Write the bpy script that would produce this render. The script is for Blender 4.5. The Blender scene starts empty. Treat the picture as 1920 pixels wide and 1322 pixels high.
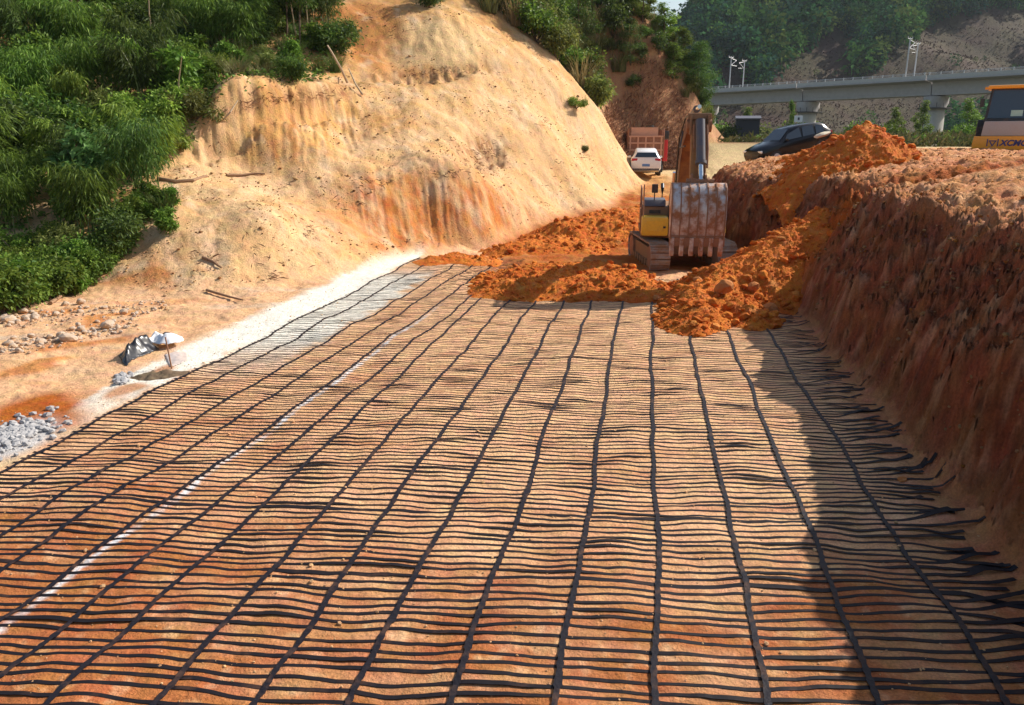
import bpy, bmesh, math, random
import numpy as np
from mathutils import Vector, Matrix

# ------------------------------------------------------------------ camera, world, sun
scene = bpy.context.scene
COL = scene.collection
PITCH = math.radians(15.4)
CAMZ = 4.0
FPX, CX, CY = 1440.0, 960.0, 661.0
cam_d = bpy.data.cameras.new('camera')
cam = bpy.data.objects.new('camera', cam_d)
COL.objects.link(cam)
cam.location = (0, 0, CAMZ)
cam.rotation_euler = (math.pi / 2 - PITCH, 0, 0)
cam_d.sensor_width = 36.0
cam_d.lens = 27.0
cam_d.clip_start = 0.1
cam_d.clip_end = 6000
scene.camera = cam

SUN_EL = math.radians(38)
SUN_AZ = math.radians(62)          # clockwise from +Y towards +X
world = bpy.data.worlds.new('World')
scene.world = world
world.use_nodes = True
wn = world.node_tree.nodes
wl = world.node_tree.links
wn.clear()
wo = wn.new('ShaderNodeOutputWorld')
bg = wn.new('ShaderNodeBackground')
sky = wn.new('ShaderNodeTexSky')
sky.sky_type = 'NISHITA'
sky.sun_disc = False
sky.sun_elevation = SUN_EL
sky.sun_rotation = SUN_AZ
sky.air_density = 1.2
sky.dust_density = 2.0
sky.ozone_density = 1.0
bg.inputs['Strength'].default_value = 0.095
wl.new(sky.outputs[0], bg.inputs[0])
wl.new(bg.outputs[0], wo.inputs[0])

sun_d = bpy.data.lights.new('sun', 'SUN')
sun_d.energy = 4.6
sun_d.angle = math.radians(0.5)
sun_d.color = (1.0, 0.94, 0.84)
sun = bpy.data.objects.new('sun', sun_d)
COL.objects.link(sun)
sdir = Vector((math.cos(SUN_EL) * math.sin(SUN_AZ), math.cos(SUN_EL) * math.cos(SUN_AZ), math.sin(SUN_EL)))
sun.rotation_euler = (-sdir).to_track_quat('-Z', 'Y').to_euler()
sun.location = sdir * 80

vs = scene.view_settings
vs.view_transform = 'Standard'
vs.look = 'None'
vs.exposure = 0.52
vs.gamma = 1.0
scene.cycles.max_bounces = 6
scene.cycles.diffuse_bounces = 3
scene.cycles.transparent_max_bounces = 6
scene.cycles.use_denoising = True

rnd = random.Random(7)
nrg = np.random.default_rng(11)
PI = math.pi
R = math.radians
sinP, cosP = math.sin(PITCH), math.cos(PITCH)

# ------------------------------------------------------------------ helpers
def tag(o, label=None, cat=None, group=None, kind=None):
    if label: o['label'] = label
    if cat: o['category'] = cat
    if group: o['group'] = group
    if kind: o['kind'] = kind
    return o

def empty(name, loc=(0, 0, 0), rz=0.0, label=None, cat=None, group=None):
    o = bpy.data.objects.new(name, None)
    COL.objects.link(o)
    o.empty_display_size = 0.2
    o.location = loc
    o.rotation_euler = (0, 0, rz)
    return tag(o, label, cat, group)

def link_mesh(name, me, mat=None, parent=None):
    o = bpy.data.objects.new(name, me)
    COL.objects.link(o)
    if mat is not None and len(me.materials) == 0:
        me.materials.append(mat)
    if parent is not None:
        o.parent = parent
    return o

def np_mesh(name, V, F, cols=None, smooth=True):
    """V (n,3), F (m,k) ints, cols (n,3) point colours"""
    me = bpy.data.meshes.new(name)
    n, m, k = len(V), len(F), F.shape[1]
    me.vertices.add(n)
    me.vertices.foreach_set('co', np.ascontiguousarray(V, dtype=np.float32).ravel())
    me.loops.add(m * k)
    me.loops.foreach_set('vertex_index', np.ascontiguousarray(F, dtype=np.int32).ravel())
    me.polygons.add(m)
    me.polygons.foreach_set('loop_start', np.arange(0, m * k, k, dtype=np.int32))
    me.polygons.foreach_set('loop_total', np.full(m, k, dtype=np.int32))
    me.polygons.foreach_set('use_smooth', np.full(m, smooth, dtype=bool))
    me.update(calc_edges=True)
    if cols is not None:
        a = me.color_attributes.new('soil', 'FLOAT_COLOR', 'POINT')
        c4 = np.ones((n, 4), dtype=np.float32)
        c4[:, :3] = cols
        a.data.foreach_set('color', c4.ravel())
    me.validate()
    return me

class MB:
    """collects simple solids and links them as ONE mesh"""
    def __init__(s): s.bm = bmesh.new()
    def _xf(s, vs_, loc, rot):
        if rot is not None:
            bmesh.ops.rotate(s.bm, verts=vs_, cent=(0, 0, 0), matrix=rot.to_matrix() if hasattr(rot, 'to_matrix') else rot)
        bmesh.ops.translate(s.bm, verts=vs_, vec=loc)
    def box(s, c, size, rot=None, bev=0.0, taper=(1, 1)):
        r = bmesh.ops.create_cube(s.bm, size=1.0)
        v = r['verts']
        for q in v:
            q.co.x *= size[0] * (taper[0] if q.co.z > 0 else 1)
            q.co.y *= size[1] * (taper[1] if q.co.z > 0 else 1)
            q.co.z *= size[2]
        if bev > 0:
            ed = list({e for q in v for e in q.link_edges})
            rr = bmesh.ops.bevel(s.bm, geom=ed, offset=bev, segments=2, affect='EDGES', profile=0.6)
            v = list({q for f in rr['faces'] for q in f.verts} | {q for q in v if q.is_valid})
        s._xf(v, c, rot)
        return s
    def prism(s, pts, x0, x1, axis='x', bev=0.0):
        """polygon pts (a,b) extruded along axis; axis x -> (y,z), axis y -> (x,z), axis z -> (x,y)"""
        def mk(p, t):
            if axis == 'x': return (t, p[0], p[1])
            if axis == 'y': return (p[0], t, p[1])
            return (p[0], p[1], t)
        a = [s.bm.verts.new(mk(p, x0)) for p in pts]
        b = [s.bm.verts.new(mk(p, x1)) for p in pts]
        n = len(pts)
        fs = [s.bm.faces.new(a), s.bm.faces.new(b[::-1])]
        for i in range(n):
            fs.append(s.bm.faces.new((a[i], b[i], b[(i + 1) % n], a[(i + 1) % n])))
        if bev > 0:
            ed = list({e for f in fs for e in f.edges})
            bmesh.ops.bevel(s.bm, geom=ed, offset=bev, segments=2, affect='EDGES', profile=0.6)
        return s
    def loft(s, rings, cap=True):
        rr = [[s.bm.verts.new(p) for p in ring] for ring in rings]
        n = len(rr[0])
        for a, b in zip(rr[:-1], rr[1:]):
            for i in range(n):
                s.bm.faces.new((a[i], a[(i + 1) % n], b[(i + 1) % n], b[i]))
        if cap:
            s.bm.faces.new(rr[0][::-1]); s.bm.faces.new(rr[-1])
        return s
    def tube(s, pts, rad, seg=8):
        pts = [Vector(p) for p in pts]
        if not hasattr(rad, '__len__'): rad = [rad] * len(pts)
        rings = []
        for i, p in enumerate(pts):
            d = (pts[min(i + 1, len(pts) - 1)] - pts[max(i - 1, 0)]).normalized()
            u = d.cross(Vector((0, 0, 1)))
            if u.length < 1e-3: u = d.cross(Vector((0, 1, 0)))
            u.normalize(); w = d.cross(u)
            rings.append([p + (u * math.cos(2 * PI * k / seg) + w * math.sin(2 * PI * k / seg)) * rad[i] for k in range(seg)])
        return s.loft(rings)
    def cyl(s, a, b, r, seg=20):
        return s.tube([a, b], r, seg)
    def build(s, name, mat, parent=None, smooth=False, auto=True):
        bmesh.ops.recalc_face_normals(s.bm, faces=s.bm.faces)
        me = bpy.data.meshes.new(name)
        s.bm.to_mesh(me); s.bm.free()
        if smooth:
            me.polygons.foreach_set('use_smooth', [True] * len(me.polygons))
            if auto:
                me.set_sharp_from_angle(angle=R(38))
        return link_mesh(name, me, mat, parent)

def copy_tree(o, parent=None):
    c = o.copy()
    COL.objects.link(c)
    if parent is not None: c.parent = parent
    for ch in list(o.children): copy_tree(ch, c)
    return c

# ------------------------------------------------------------------ noise (numpy)
def _hash(ix, iy, seed):
    n = (ix.astype(np.int64) * 374761393 + iy.astype(np.int64) * 668265263 + seed * 974634777) & 0xffffffff
    n = ((n ^ (n >> 13)) * 1274126177) & 0xffffffff
    n = ((n ^ (n >> 16)) * 2246822519) & 0xffffffff
    return ((n ^ (n >> 15)) & 0xffffff) / float(0xffffff)

def perlin(x, y, seed=0):
    x = np.asarray(x, float); y = np.asarray(y, float)
    ix, iy = np.floor(x), np.floor(y)
    fx, fy = x - ix, y - iy
    ux, uy = fx * fx * fx * (fx * (fx * 6 - 15) + 10), fy * fy * fy * (fy * (fy * 6 - 15) + 10)
    def g(dx, dy):
        a = _hash(ix + dx, iy + dy, seed) * 2 * np.pi
        return np.cos(a) * (fx - dx) + np.sin(a) * (fy - dy)
    n0 = g(0, 0) * (1 - ux) + g(1, 0) * ux
    n1 = g(0, 1) * (1 - ux) + g(1, 1) * ux
    return (n0 * (1 - uy) + n1 * uy) * 1.5

def fbm(x, y, octv=4, seed=0, gain=0.5, lac=2.03):
    a, t, nrm = 1.0, 0.0, 0.0
    for o in range(octv):
        t = t + a * perlin(x, y, seed + o * 17)
        nrm += a
        a *= gain
        x, y = x * lac + 3.7, y * lac + 1.3
    return t / nrm

def clods(x, y, seed=0, dens=0.7):
    """lumpy half-buried clods in unit cells, 0..~0.6"""
    x = np.asarray(x, float); y = np.asarray(y, float)
    ix, iy = np.floor(x), np.floor(y)
    best = np.zeros_like(x)
    for dx in (-1, 0, 1):
        for dy in (-1, 0, 1):
            cx, cy = ix + dx, iy + dy
            px = cx + _hash(cx, cy, seed); py = cy + _hash(cx, cy, seed + 1)
            r = 0.15 + 0.5 * _hash(cx, cy, seed + 2) ** 2
            r = np.where(_hash(cx, cy, seed + 3) < dens, r, 0)
            ax = 0.7 + 0.6 * _hash(cx, cy, seed + 4)
            d2 = ((x - px) * ax) ** 2 + ((y - py) / ax) ** 2
            h = np.sqrt(np.clip(r * r - d2, 0, None))
            best = np.maximum(best, h)
    return best

def sst(a, b, x):
    t = np.clip((np.asarray(x, float) - a) / (b - a), 0, 1)
    return t * t * (3 - 2 * t)

def lerp3(a, b, m):
    return a * (1 - m[..., None]) + np.asarray(b) * m[..., None]

# photo pixel <-> world, used to read positions off the photograph
def ray(px, py):
    u, v = (px - CX) / FPX, (CY - py) / FPX
    return np.array([u, cosP + v * sinP, -sinP + v * cosP])
def at(px, py, Y):
    d = ray(px, py); k = Y / d[1]
    return np.array([d[0] * k, Y, CAMZ + d[2] * k])
def onz(px, py, z=0.0):
    d = ray(px, py); k = (z - CAMZ) / d[2]
    return np.array([d[0] * k, d[1] * k, z])
def proj(X, Y, Z):
    zz = Z - CAMZ
    dep = Y * cosP - zz * sinP
    dep = np.where(dep < 0.3, 0.3, dep)
    return CX + FPX * X / dep, CY - FPX * (Y * sinP + zz * cosP) / dep
def blob(px, py, cx, cy, rx, ry, ang=0):
    c, s = math.cos(R(ang)), math.sin(R(ang))
    dx, dy = px - cx, py - cy
    a, b = (dx * c + dy * s) / rx, (-dx * s + dy * c) / ry
    return np.exp(-(a * a + b * b) ** 1.5)

# ------------------------------------------------------------------ terrain heights
# left hill: thin plate spline through surveyed points
_hp = []
for px, py, Y in [(350, 550, 20.4), (470, 548, 20.9), (600, 518, 23.0), (700, 498, 25.0), (790, 474, 28.0), (870, 466, 29.4),
                  (960, 455, 31.0), (1050, 425, 34.0), (1120, 395, 37.0), (1185, 352, 44.0), (1205, 325, 51),
                  (160, 560, 20.6), (60, 585, 19.8), (-80, 600, 19.4),
                  (500, 420, 24.2), (420, 450, 23.2), (330, 450, 23.0), (260, 480, 22.4), (400, 335, 28.0), (560, 320, 29.6), (290, 335, 26.6), (330, 370, 25.6), (700, 400, 28.6),
                  (450, 318, 29.5), (650, 250, 34.0), (680, 230, 35.0), (440, 190, 31.4), (520, 172, 33.6), (600, 160, 36.2), (390, 268, 30.0),
                  (660, 165, 38.0), (650, 0, 47.0), (750, 0, 48.0), (860, 0, 49.0), (940, 50, 48.5), (1030, 110, 48.5), (1110, 190, 48.0), (1150, 250, 48.5), (1180, 310, 48.5),
                  (740, 100, 42.5), (820, 120, 42.0), (900, 130, 43.0), (820, 40, 45.0), (760, 190, 37.5), (880, 200, 39.0), (980, 240, 40.0), (1060, 280, 41.0), (1120, 330, 42.0),
                  (870, 330, 32.0), (960, 370, 34.0), (1040, 370, 37.0), (780, 310, 31.6), (680, 330, 30.2), (760, 400, 29.3), (870, 410, 30.2), (960, 420, 32.2),
                  (0, 300, 27.5), (150, 300, 28.0), (0, 0, 38.0), (300, 0, 43.0), (480, 0, 45.0), (150, 130, 34.5), (300, 150, 35.0), (-300, 300, 29.0), (-300, 0, 40.0), (520, 80, 41)]:
    _hp.append(at(px, py, Y))
for p in [(-8, 14, -2.2), (-12, 13, -2.4), (-16, 13, -2.5), (-4.5, 18, -1.9), (-1, 23, -1.6), (2, 26.5, -1.4), (4.5, 29.5, -1.2), (6.5, 33, -0.7), (0, 14, -5), (7.8, 38, -0.2), (10.0, 44, 0.4), (11, 52, .9),
          (0, 60, 15.5), (-10, 60, 19), (-25, 60, 21), (-30, 40, 14), (3.2, 56, 9.5), (6.3, 58, 6.0), (8.0, 60, 3.4), (9.3, 53, 1.0), (9.6, 56, 1.2), (10.4, 60, 1.5), (12, 61.2, 1.8), (2, 70, 17),
          (10.2, 66, 9.8), (12.0, 67, 10.6), (14.0, 68, 9.4), (15.8, 68, 7.0), (17.4, 69, 4.6), (19, 70, 2.0), (13.5, 60, 1.6), (15, 62, 2.6), (16.5, 64, 2.5), (10.0, 64, 5.0), (12, 64.5, 5.4), (14, 65.5, 5.0),
          (12, 80, 13.5), (17, 80, 9.0), (21, 84, 3.5), (10, 95, 15), (24, 95, 2), (-20, 90, 26), (-30, 80, 25), (-40, 60, 20), (-40, 90, 26), (26, 75, 0), (30, 60, 0), (22, 50, -1), (20, 35, -3), (15, 20, -5)]:
    _hp.append(np.array(p, float))
_hp = np.array(_hp)
def _tps_fit(P, z, lam=0.02):
    n = len(P)
    d2 = ((P[:, None, :] - P[None, :, :]) ** 2).sum(-1)
    K = 0.5 * d2 * np.log(d2 + 1e-12)
    A = np.zeros((n + 3, n + 3))
    A[:n, :n] = K + lam * np.eye(n)
    A[:n, n] = 1; A[:n, n + 1:] = P
    A[n, :n] = 1; A[n + 1:, :n] = P.T
    b = np.zeros(n + 3); b[:n] = z
    return np.linalg.solve(A, b)
_HW = _tps_fit(_hp[:, :2], _hp[:, 2])
def hill_z(X, Y):
    return _hill_smooth(X, Y) + _steps(X, Y)
def _steps(X, Y):
    xw, yw = X + .6 * fbm(X * .6, Y * .6, 3, 11), Y + .9 * fbm(X * .7, Y * .7, 4, 13)
    ph = X + .28 * (Y - 30)
    yw = yw + .10 * (np.abs(perlin(ph * 2.4, Y * .15, 15)) - .2) + .10 * (np.abs(perlin(ph * 5.5, Y * .2, 17)) - .2) + .14 * fbm(X * 3.5, Y * 3.5, 3, 19)
    yf = 29.5 + 1.36 * (xw + 10.6); u = np.clip((yw - yf) / 4.3, 0, 1)
    m = sst(-12.8, -11.0, xw) * sst(-5.8, -8.6, xw)
    z = m * 1.7 * (sst(.20, .60, u) - u)
    yf = 28.4 + .72 * (xw + 3.3); u = np.clip((yw - yf) / 4.4, 0, 1)
    m = sst(-7.2, -3.8, xw) * sst(1.6, -1.0, xw)
    return z + m * 1.0 * (sst(.02, .60, u) - u)
def _hill_smooth(X, Y):
    n = len(_hp)
    out = np.full(X.shape, _HW[n]) + _HW[n + 1] * X + _HW[n + 2] * Y
    for i in range(n):
        d2 = (X - _hp[i, 0]) ** 2 + (Y - _hp[i, 1]) ** 2
        out += _HW[i] * 0.5 * d2 * np.log(d2 + 1e-12)
    return np.clip(out, -6, 40)

def bank_st(X, Y):
    dx, dy = X - 4.80, Y - 6.5
    return dx * 0.9857 - dy * 0.1685, dx * 0.1685 + dy * 0.9857
def mat_at(X, Y):
    """geogrid coordinates: a across (metres at Y=4.77), t along"""
    # strips run along (0.171,1), ribs along (0.998,-0.065)
    k = (Y - 4.77 + 0.065 * X)
    t = k / (1 + 0.065 * 0.171)
    a = X - 0.171 * t
    return a, t
def mat_xy(a, t):
    X = a + 0.171 * t
    Y = 4.77 + t - 0.065 * a
    return X, Y
A_L, A_R = -7.1, 3.62
T_END = 22.0

def smax(a, b, k):
    h = np.clip(0.5 + 0.5 * (a - b) / k, 0, 1)
    return b * (1 - h) + a * h + k * h * (1 - h)

def ground0(X, Y):
    a, t = mat_at(X, Y)
    z = 0.085 * np.clip(Y - 28.5, 0, 21.0) + 0.075 * np.clip(Y - 49.5, 0, 9) * sst(12.6, 14.5, X)
    z = z + 1.35 * sst(56, 66, Y) * sst(13.5, 16, X) * sst(82, 70, Y)
    z = z * sst(28.0, 33, Y) + 0.9 * sst(66, 90, Y)
    left = sst(0.8, 5.0, A_L - a)
    z = z - 0.30 * left * sst(30, 22, Y)
    # cut edge and gravel hole at the far left near the mat
    z = z - 0.55 * np.exp(-(((X + 6.9) / 1.2) ** 2 + ((Y - 9.6) / 0.9) ** 2) ** 2)
    return z

def bank_profile(X, Y):
    s, t = bank_st(X, Y)
    s = s - 0.35 * sst(13.2, 15.5, t) + 1.9 * sst(16, 22.5, t) + 0.14 * perlin(t * 0.55, 0 * t + 3.1, 5) + 0.08 * perlin(t * 1.9, 0 * t + 8.1, 6)
    rim = 2.75 + 0.25 * perlin(t * 0.4, 0 * t + 1.7, 9) - 0.25 * sst(14, 24, t) + 0.65 * sst(4.5, 0.5, t)
    rim = rim - 0.8 * np.exp(-((t - 13.6 - 0.1 * s) / 0.9) ** 2)
    top = 3.62
    z = rim * (sst(-0.1, .5, s) * .18 + .82 * np.clip(s / 1.45, 0, 1) ** 1.0) * sst(-.1, .5, s) + (np.maximum(top, rim + .3) - rim) * (1 - np.exp(-np.clip(s - 1.4, 0, None) / 2.4))
    z = z * (1 - sst(33, 41, t + 0.0 * s) * sst(9, 4, s)) * (1 - 0.3 * sst(50, 70, t))
    return np.where(s < -0.6, 0, z), s, t

def H(X, Y, detail=True):
    X = np.asarray(X, float); Y = np.asarray(Y, float)
    g = ground0(X, Y)
    h = hill_z(X, Y)
    b, s, t = bank_profile(X, Y)
    far = sst(110, 150, np.hypot(X, Y))
    z0 = np.maximum(g, b)
    near = Y < 125
    z = smax(np.where(near, h, -3), z0, 0.22)
    z = z - 0.055 * ((h < z0) & (np.abs(h - z0) < .22)) * 0
    hm = sst(-0.15, 0.4, h - z0)
    bm_ = sst(-0.1, 0.35, s) * (1 - hm)
    padm = (1 - hm) * (1 - bm_)
    if detail:
        px, py = proj(X, Y, z)
        # pad bumps
        z = z + padm * (0.045 * fbm(X * 0.8, Y * 0.8, 3, 21) + .05 * perlin(X * .42, Y * .42, 23) + .03 * np.clip(perlin(X * 1.1, Y * 1.1, 25), 0, 1) + 0.012 * fbm(X * 4, Y * 4, 2, 33))
        a, tt = mat_at(X, Y)
        rough = padm * np.maximum(sst(0.9, 1.8, A_L - a), sst(19.5, 21.5, Y) * sst(-3.5, -1, X))
        z = z + rough * (0.10 * fbm(X * 0.9, Y * 0.9, 4, 41) + 0.05 * clods(X * 2.6, Y * 2.6, 43, 0.35) + 0.03 * fbm(X * 6, Y * 6, 2, 47))
        # hill roughness, gullies, claw marks
        w = fbm(X * 0.25, Y * 0.25, 3, 51)
        z = z + hm * (0.34 * fbm(X * 0.32, Y * 0.32, 3, 53) + 0.13 * (np.abs(fbm(X * .8, Y * .8, 3, 57)) - .15) + 0.018 * fbm(X * 3.1, Y * 3.1, 3, 58) + .05 * np.abs(perlin(X * 1.6 + .8 * w, Y * .5, 60)) + 0.022 * fbm(X * 9, Y * 9, 2, 59))
        z = z + hm * 0.03 * clods(X * 1.3, Y * 1.3, 61, 0.35) * sst(-.2, .4, w)
        claw = np.clip(blob(px, py, 810, 395, 175, 72, 0) + blob(px, py, 560, 245, 140, 62, -8) * 1.1, 0, 1) * hm
        ph = X + 0.28 * (Y - 30) + 0.12 * fbm(X * .7, Y * .7, 2, 63)
        gro = np.abs(perlin(ph * 2.6, Y * 0.22, 65)) * 1.8 + 0.8 * np.abs(perlin(ph * 6.5, Y * 0.3, 66))
        z = z - claw * (0.085 * gro - 0.04 + .05 * fbm(X * 3, Y * 3, 3, 62))
        scarp = np.clip(blob(px, py, 840, 75, 95, 60, 0) * 1.0, 0, 1) * hm
        z = z - scarp * (0.10 * np.abs(perlin(X * 1.3 + .4 * w, Y * 0.3, 67)) + .06 * fbm(X * 1.5, Y * 1.5, 3, 68))
        hol = np.clip(blob(px, py, 905, 285, 45, 30, 0) + blob(px, py, 800, 138, 110, 14, -6), 0, 1) * hm
        z = z - hol * (0.45 + 0.5 * fbm(X * 2, Y * 2, 4, 69))
        # bank face: diagonal bucket scratches, rough crest
        face = bm_ * sst(3.2, 1.2, s)
        q = t * 1.0 + s * 0.9
        z = z + .75 * face * (0.30 * fbm(q * 1.1, s * 0.8, 4, 71) + 0.50 * (np.abs(fbm(q * 3.0, s * 4.5, 5, 73, .6)) - .12) + 0.34 * clods(q * 3.0, s * 5.0, 75, .6) + .22 * clods(q * 6.5, s * 11, 76, .6) + .16 * clods(q * 14, s * 24, 78, .7))
        crest = bm_ * sst(0.9, 2.2, s)
        nearw = sst(60, 25, Y)
        z = z + crest * nearw * (0.18 * fbm(X * 0.9, Y * 0.9, 4, 77) + 0.22 * (np.abs(fbm(X * 2.2, Y * 2.2, 5, 79, .6)) - .12) + 0.04 * clods(X * 1.3, Y * 1.3, 81, 0.2) + 0.03 * clods(X * 6, Y * 6, 82, .5) + 0.08 * fbm(X * 4, Y * 4, 4, 83))
        # loose ramp behind the digger
        ramp = padm * sst(27, 30, Y) * sst(62, 50, Y) * sst(13, 10, X)
        z = z + ramp * (0.22 * fbm(X * 0.8, Y * 0.8, 4, 85) + 0.10 * clods(X * 1.7, Y * 1.7, 87, 0.5))
    # distant hills
    ro = np.hypot(X, Y)
    fx = X / np.maximum(Y, 1)
    d = Y - 245 - 40 * (fx - 0.4) + 12 * perlin(X / 60, Y / 60, 91)
    rise = np.clip(d, 0, 400)
    fh = 0.46 * rise * (1 - np.exp(-rise / 40.0)) * np.where(rise > 0, 1, 0)
    fh = np.minimum(fh, 62 + 140 * sst(0.18, 0.48, fx) + 10 * perlin(X / 50, Y / 50, 93))
    fh = fh * sst(0.115, 0.245, fx)
    fh = fh * (1 + 0.10 * perlin(X / 40, Y / 40, 95))
    ter = np.floor(fh / 7.0) * 7.0 + 7.0 * sst(0.25, 1.0, (fh / 7.0) % 1.0)
    fh = np.where(fh > 3, fh * 0.5 + ter * 0.5, fh)
    zf = 2.4 + fh * sst(150, 230, ro)
    z = np.where(ro > 110, z * (1 - far) + zf * far, z)
    return z, hm, bm_, s, t

def HZ(x, y):
    return float(H(np.array([x]), np.array([y]))[0][0])

def terrain_colours(X, Y, Z, hm, bm_, s, t):
    n = X.shape
    px, py = proj(X, Y, Z)
    wpx = px + 26 * fbm(X * 0.6, Y * 0.6, 3, 101) * 1.4
    wpy = py + 18 * fbm(X * 0.6 + 9, Y * 0.6, 3, 103) * 1.4
    cream, pale = np.array((.70, .435, .22)), np.array((.73, .51, .32))
    ochre, orange = np.array((.58, .33, .13)), np.array((.50, .20, .07))
    red, dark = np.array((.42, .125, .038)), np.array((.24, .085, .045))
    f1 = fbm(X * 0.5, Y * 0.5, 4, 111); f2 = fbm(X * 1.6, Y * 1.6, 4, 113); f3 = fbm(X * 6, Y * 6, 3, 115)
    a, tt = mat_at(X, Y)
    # pad soil
    c = np.broadcast_to(np.array((.77, .465, .27)), n + (3,)).copy()
    str_ = fbm(a * 0.9, tt * 2.6, 4, 117)
    redness = np.clip(0.06 + 0.85 * sst(9.0, 4.6, Y) + 0.5 * sst(-1.5, -4.5, a) * sst(15, 8, Y) * sst(-7.2, -5.6, a) + 0.75 * str_ + 0.35 * f1 - .05, 0, 1)
    c = lerp3(c, (.46, .175, .075), redness)
    c = lerp3(c, (.70, .45, .26), np.clip(f3 * 1.3 + f2 * 0.9 - 0.28, 0, .8))
    c = lerp3(c, (.46, .18, .085), sst(3.7, 4.5, a + .3 * f2) * .8)
    # pale sand strip on the left edge
    edge = A_L - a
    sw = 0.55 + 0.5 * sst(9, 14, Y) + 0.25 * f2
    sand = sst(-0.1, 0.15, edge + 0.25 * f2) * sst(0.10, -0.05, edge - sw + .12 * f3)
    sand = np.maximum(sand, sst(12.5, 16, Y + f1) * sst(25.5, 22.5, Y) * sst(0.25, -0.15, -edge - 1.4 + 0.5 * f2) * sst(0.3, -0.1, edge - sw) * 0.95)
    leftflat = sst(sw * 0.7, sw * 1.2, edge)
    cl = lerp3(np.broadcast_to(np.array((.70, .43, .25)), n + (3,)), (.54, .22, .085), np.clip(1.3 * fbm(X * 0.35, Y * 0.9, 4, 119) - 0.15, 0, .85))
    cl = lerp3(cl, (.55, .45, .36), np.clip(1.5 * fbm(X * 0.5, Y * 1.3, 4, 121) - .12, 0, .6) * sst(12, 16, Y))
    c = lerp3(c, cl, leftflat)
    whit = np.array((.82, .80, .75))
    c = lerp3(c, whit * np.array((1, .97, .9)), sand * sst(8.2, 12, Y + f1 * 2))
    c = lerp3(c, (.66, .47, .28), sand * sst(12, 8.5, Y + f1 * 2) * .8)
    # lime line beside the fifth strap
    ll = np.abs(a + 4.51 - .022 * tt + 0.05 * perlin(tt * 0.6, tt * 0, 123))
    lime = sst(0.065, 0.015, ll + 0.05 * f3) * np.clip(0.80 + 1.5 * fbm(tt * 2.2, a * 3, 3, 125), 0, 1) * sst(20, 16, Y)
    c = lerp3(c, (.82, .80, .80), lime)
    # cut corner and gravel hole
    rc = blob(wpx, wpy, 75, 780, 85, 38, -12)
    c = lerp3(c, red * 0.95, np.clip(rc * 1.6, 0, 1))
    c = lerp3(c, (.55, .52, .50), np.clip(blob(px, py, 30, 825, 75, 24, -20) * 1.8, 0, 1))
    for bx, by, rx, ry in ((235, 735, 40, 10), (300, 700, 30, 8), (160, 640, 90, 9), (60, 690, 80, 8), (205, 600, 60, 8), (100, 580, 60, 6)):
        c = lerp3(c, orange, np.clip(1.3 * blob(wpx, wpy, bx, by, rx, ry, -8), 0, .8))
    # hill
    ch = lerp3(np.broadcast_to(cream, n + (3,)), pale, np.clip(0.35 + 1.1 * f1, 0, 1))
    upper = sst(330, 60, wpy) * sst(1150, 800, px)
    ch = lerp3(ch, ochre, np.clip(upper * 0.75 + 1.0 * f2 - 0.15, 0, .9))
    fl = fbm((X * 0.9 + Y * 0.45) * 1.6, (Y - X * .5) * 0.35, 4, 127)
    ch = lerp3(ch, (.56, .32, .14), np.clip(1.3 * fl - .12, 0, .6))
    ch = lerp3(ch, orange, np.clip(1.15 * blob(wpx, wpy, 690, 60, 110, 70, 20) - .15, 0, .75))
    ch = lerp3(ch, (.74, .53, .29), np.clip(1.2 * blob(wpx, wpy, 830, 90, 80, 50) , 0, .7))
    cr = np.clip(blob(wpx, wpy, 800, 400, 180, 76) * 1.5, 0, 1)
    ph = X + 0.28 * (Y - 30) + 0.12 * fbm(X * .7, Y * .7, 2, 63)
    strk = 0.5 + 0.5 * np.sin(ph * PI / 0.18 + 1.0)
    ch = lerp3(ch, (.52, .165, .05), cr * np.clip(.62 + .30 * perlin(ph * 2.2, Y * .25, 129) + 0.05 * strk + .8 * f2 + .6 * f3, 0, .9))
    cr2 = np.clip(blob(wpx, wpy, 560, 245, 135, 60, -8) * 1.3, 0, 1)
    ch = lerp3(ch, (.56, .30, .11), cr2 * np.clip(.5 + .6 * perlin(ph * 3.6, Y * .25, 131) + .5 * f3 + .5 * f2, 0, .9))
    ch = lerp3(ch, (.44, .15, .05), np.clip(blob(wpx, wpy, 505, 275, 9, 45, -8) + blob(wpx, wpy, 556, 262, 9, 50, -8), 0, 1) * .6)
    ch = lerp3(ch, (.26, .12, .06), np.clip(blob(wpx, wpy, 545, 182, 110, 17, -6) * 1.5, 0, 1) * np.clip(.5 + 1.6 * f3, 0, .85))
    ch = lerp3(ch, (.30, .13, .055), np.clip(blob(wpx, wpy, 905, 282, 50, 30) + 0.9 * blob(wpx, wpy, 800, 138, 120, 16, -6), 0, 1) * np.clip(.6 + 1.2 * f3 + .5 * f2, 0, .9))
    ch = lerp3(ch, orange, np.clip(1.6 * blob(wpx, wpy, 205, 540, 55, 26, -8), 0, .95))
    ch = lerp3(ch, orange, np.clip(1.3 * blob(wpx, wpy, 290, 520, 30, 40, 10), 0, .8))
    ch = lerp3(ch, (.36, .20, .10), np.clip(1.4 * f3 + 1.2 * f2 - .56, 0, .8))
    crk = np.abs(fbm((X + .4 * Y) * 1.3 + .5 * f1, (Y - .4 * X) * .5, 4, 143))
    ch = lerp3(ch, (.40, .22, .10), sst(.035, .0, crk) * np.clip(.35 + 1.4 * f1 + .6 * f2, 0, .75))
    ch = lerp3(ch, (.55, .28, .11), np.clip(1.5 * fbm(X * .28 + 5, Y * .28, 4, 145) - .12, 0, .55))
    ch = lerp3(ch, (.74, .58, .40), np.clip(1.6 * fbm(X * .9 + 15, Y * .9, 4, 147) - .3, 0, .6))
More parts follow.
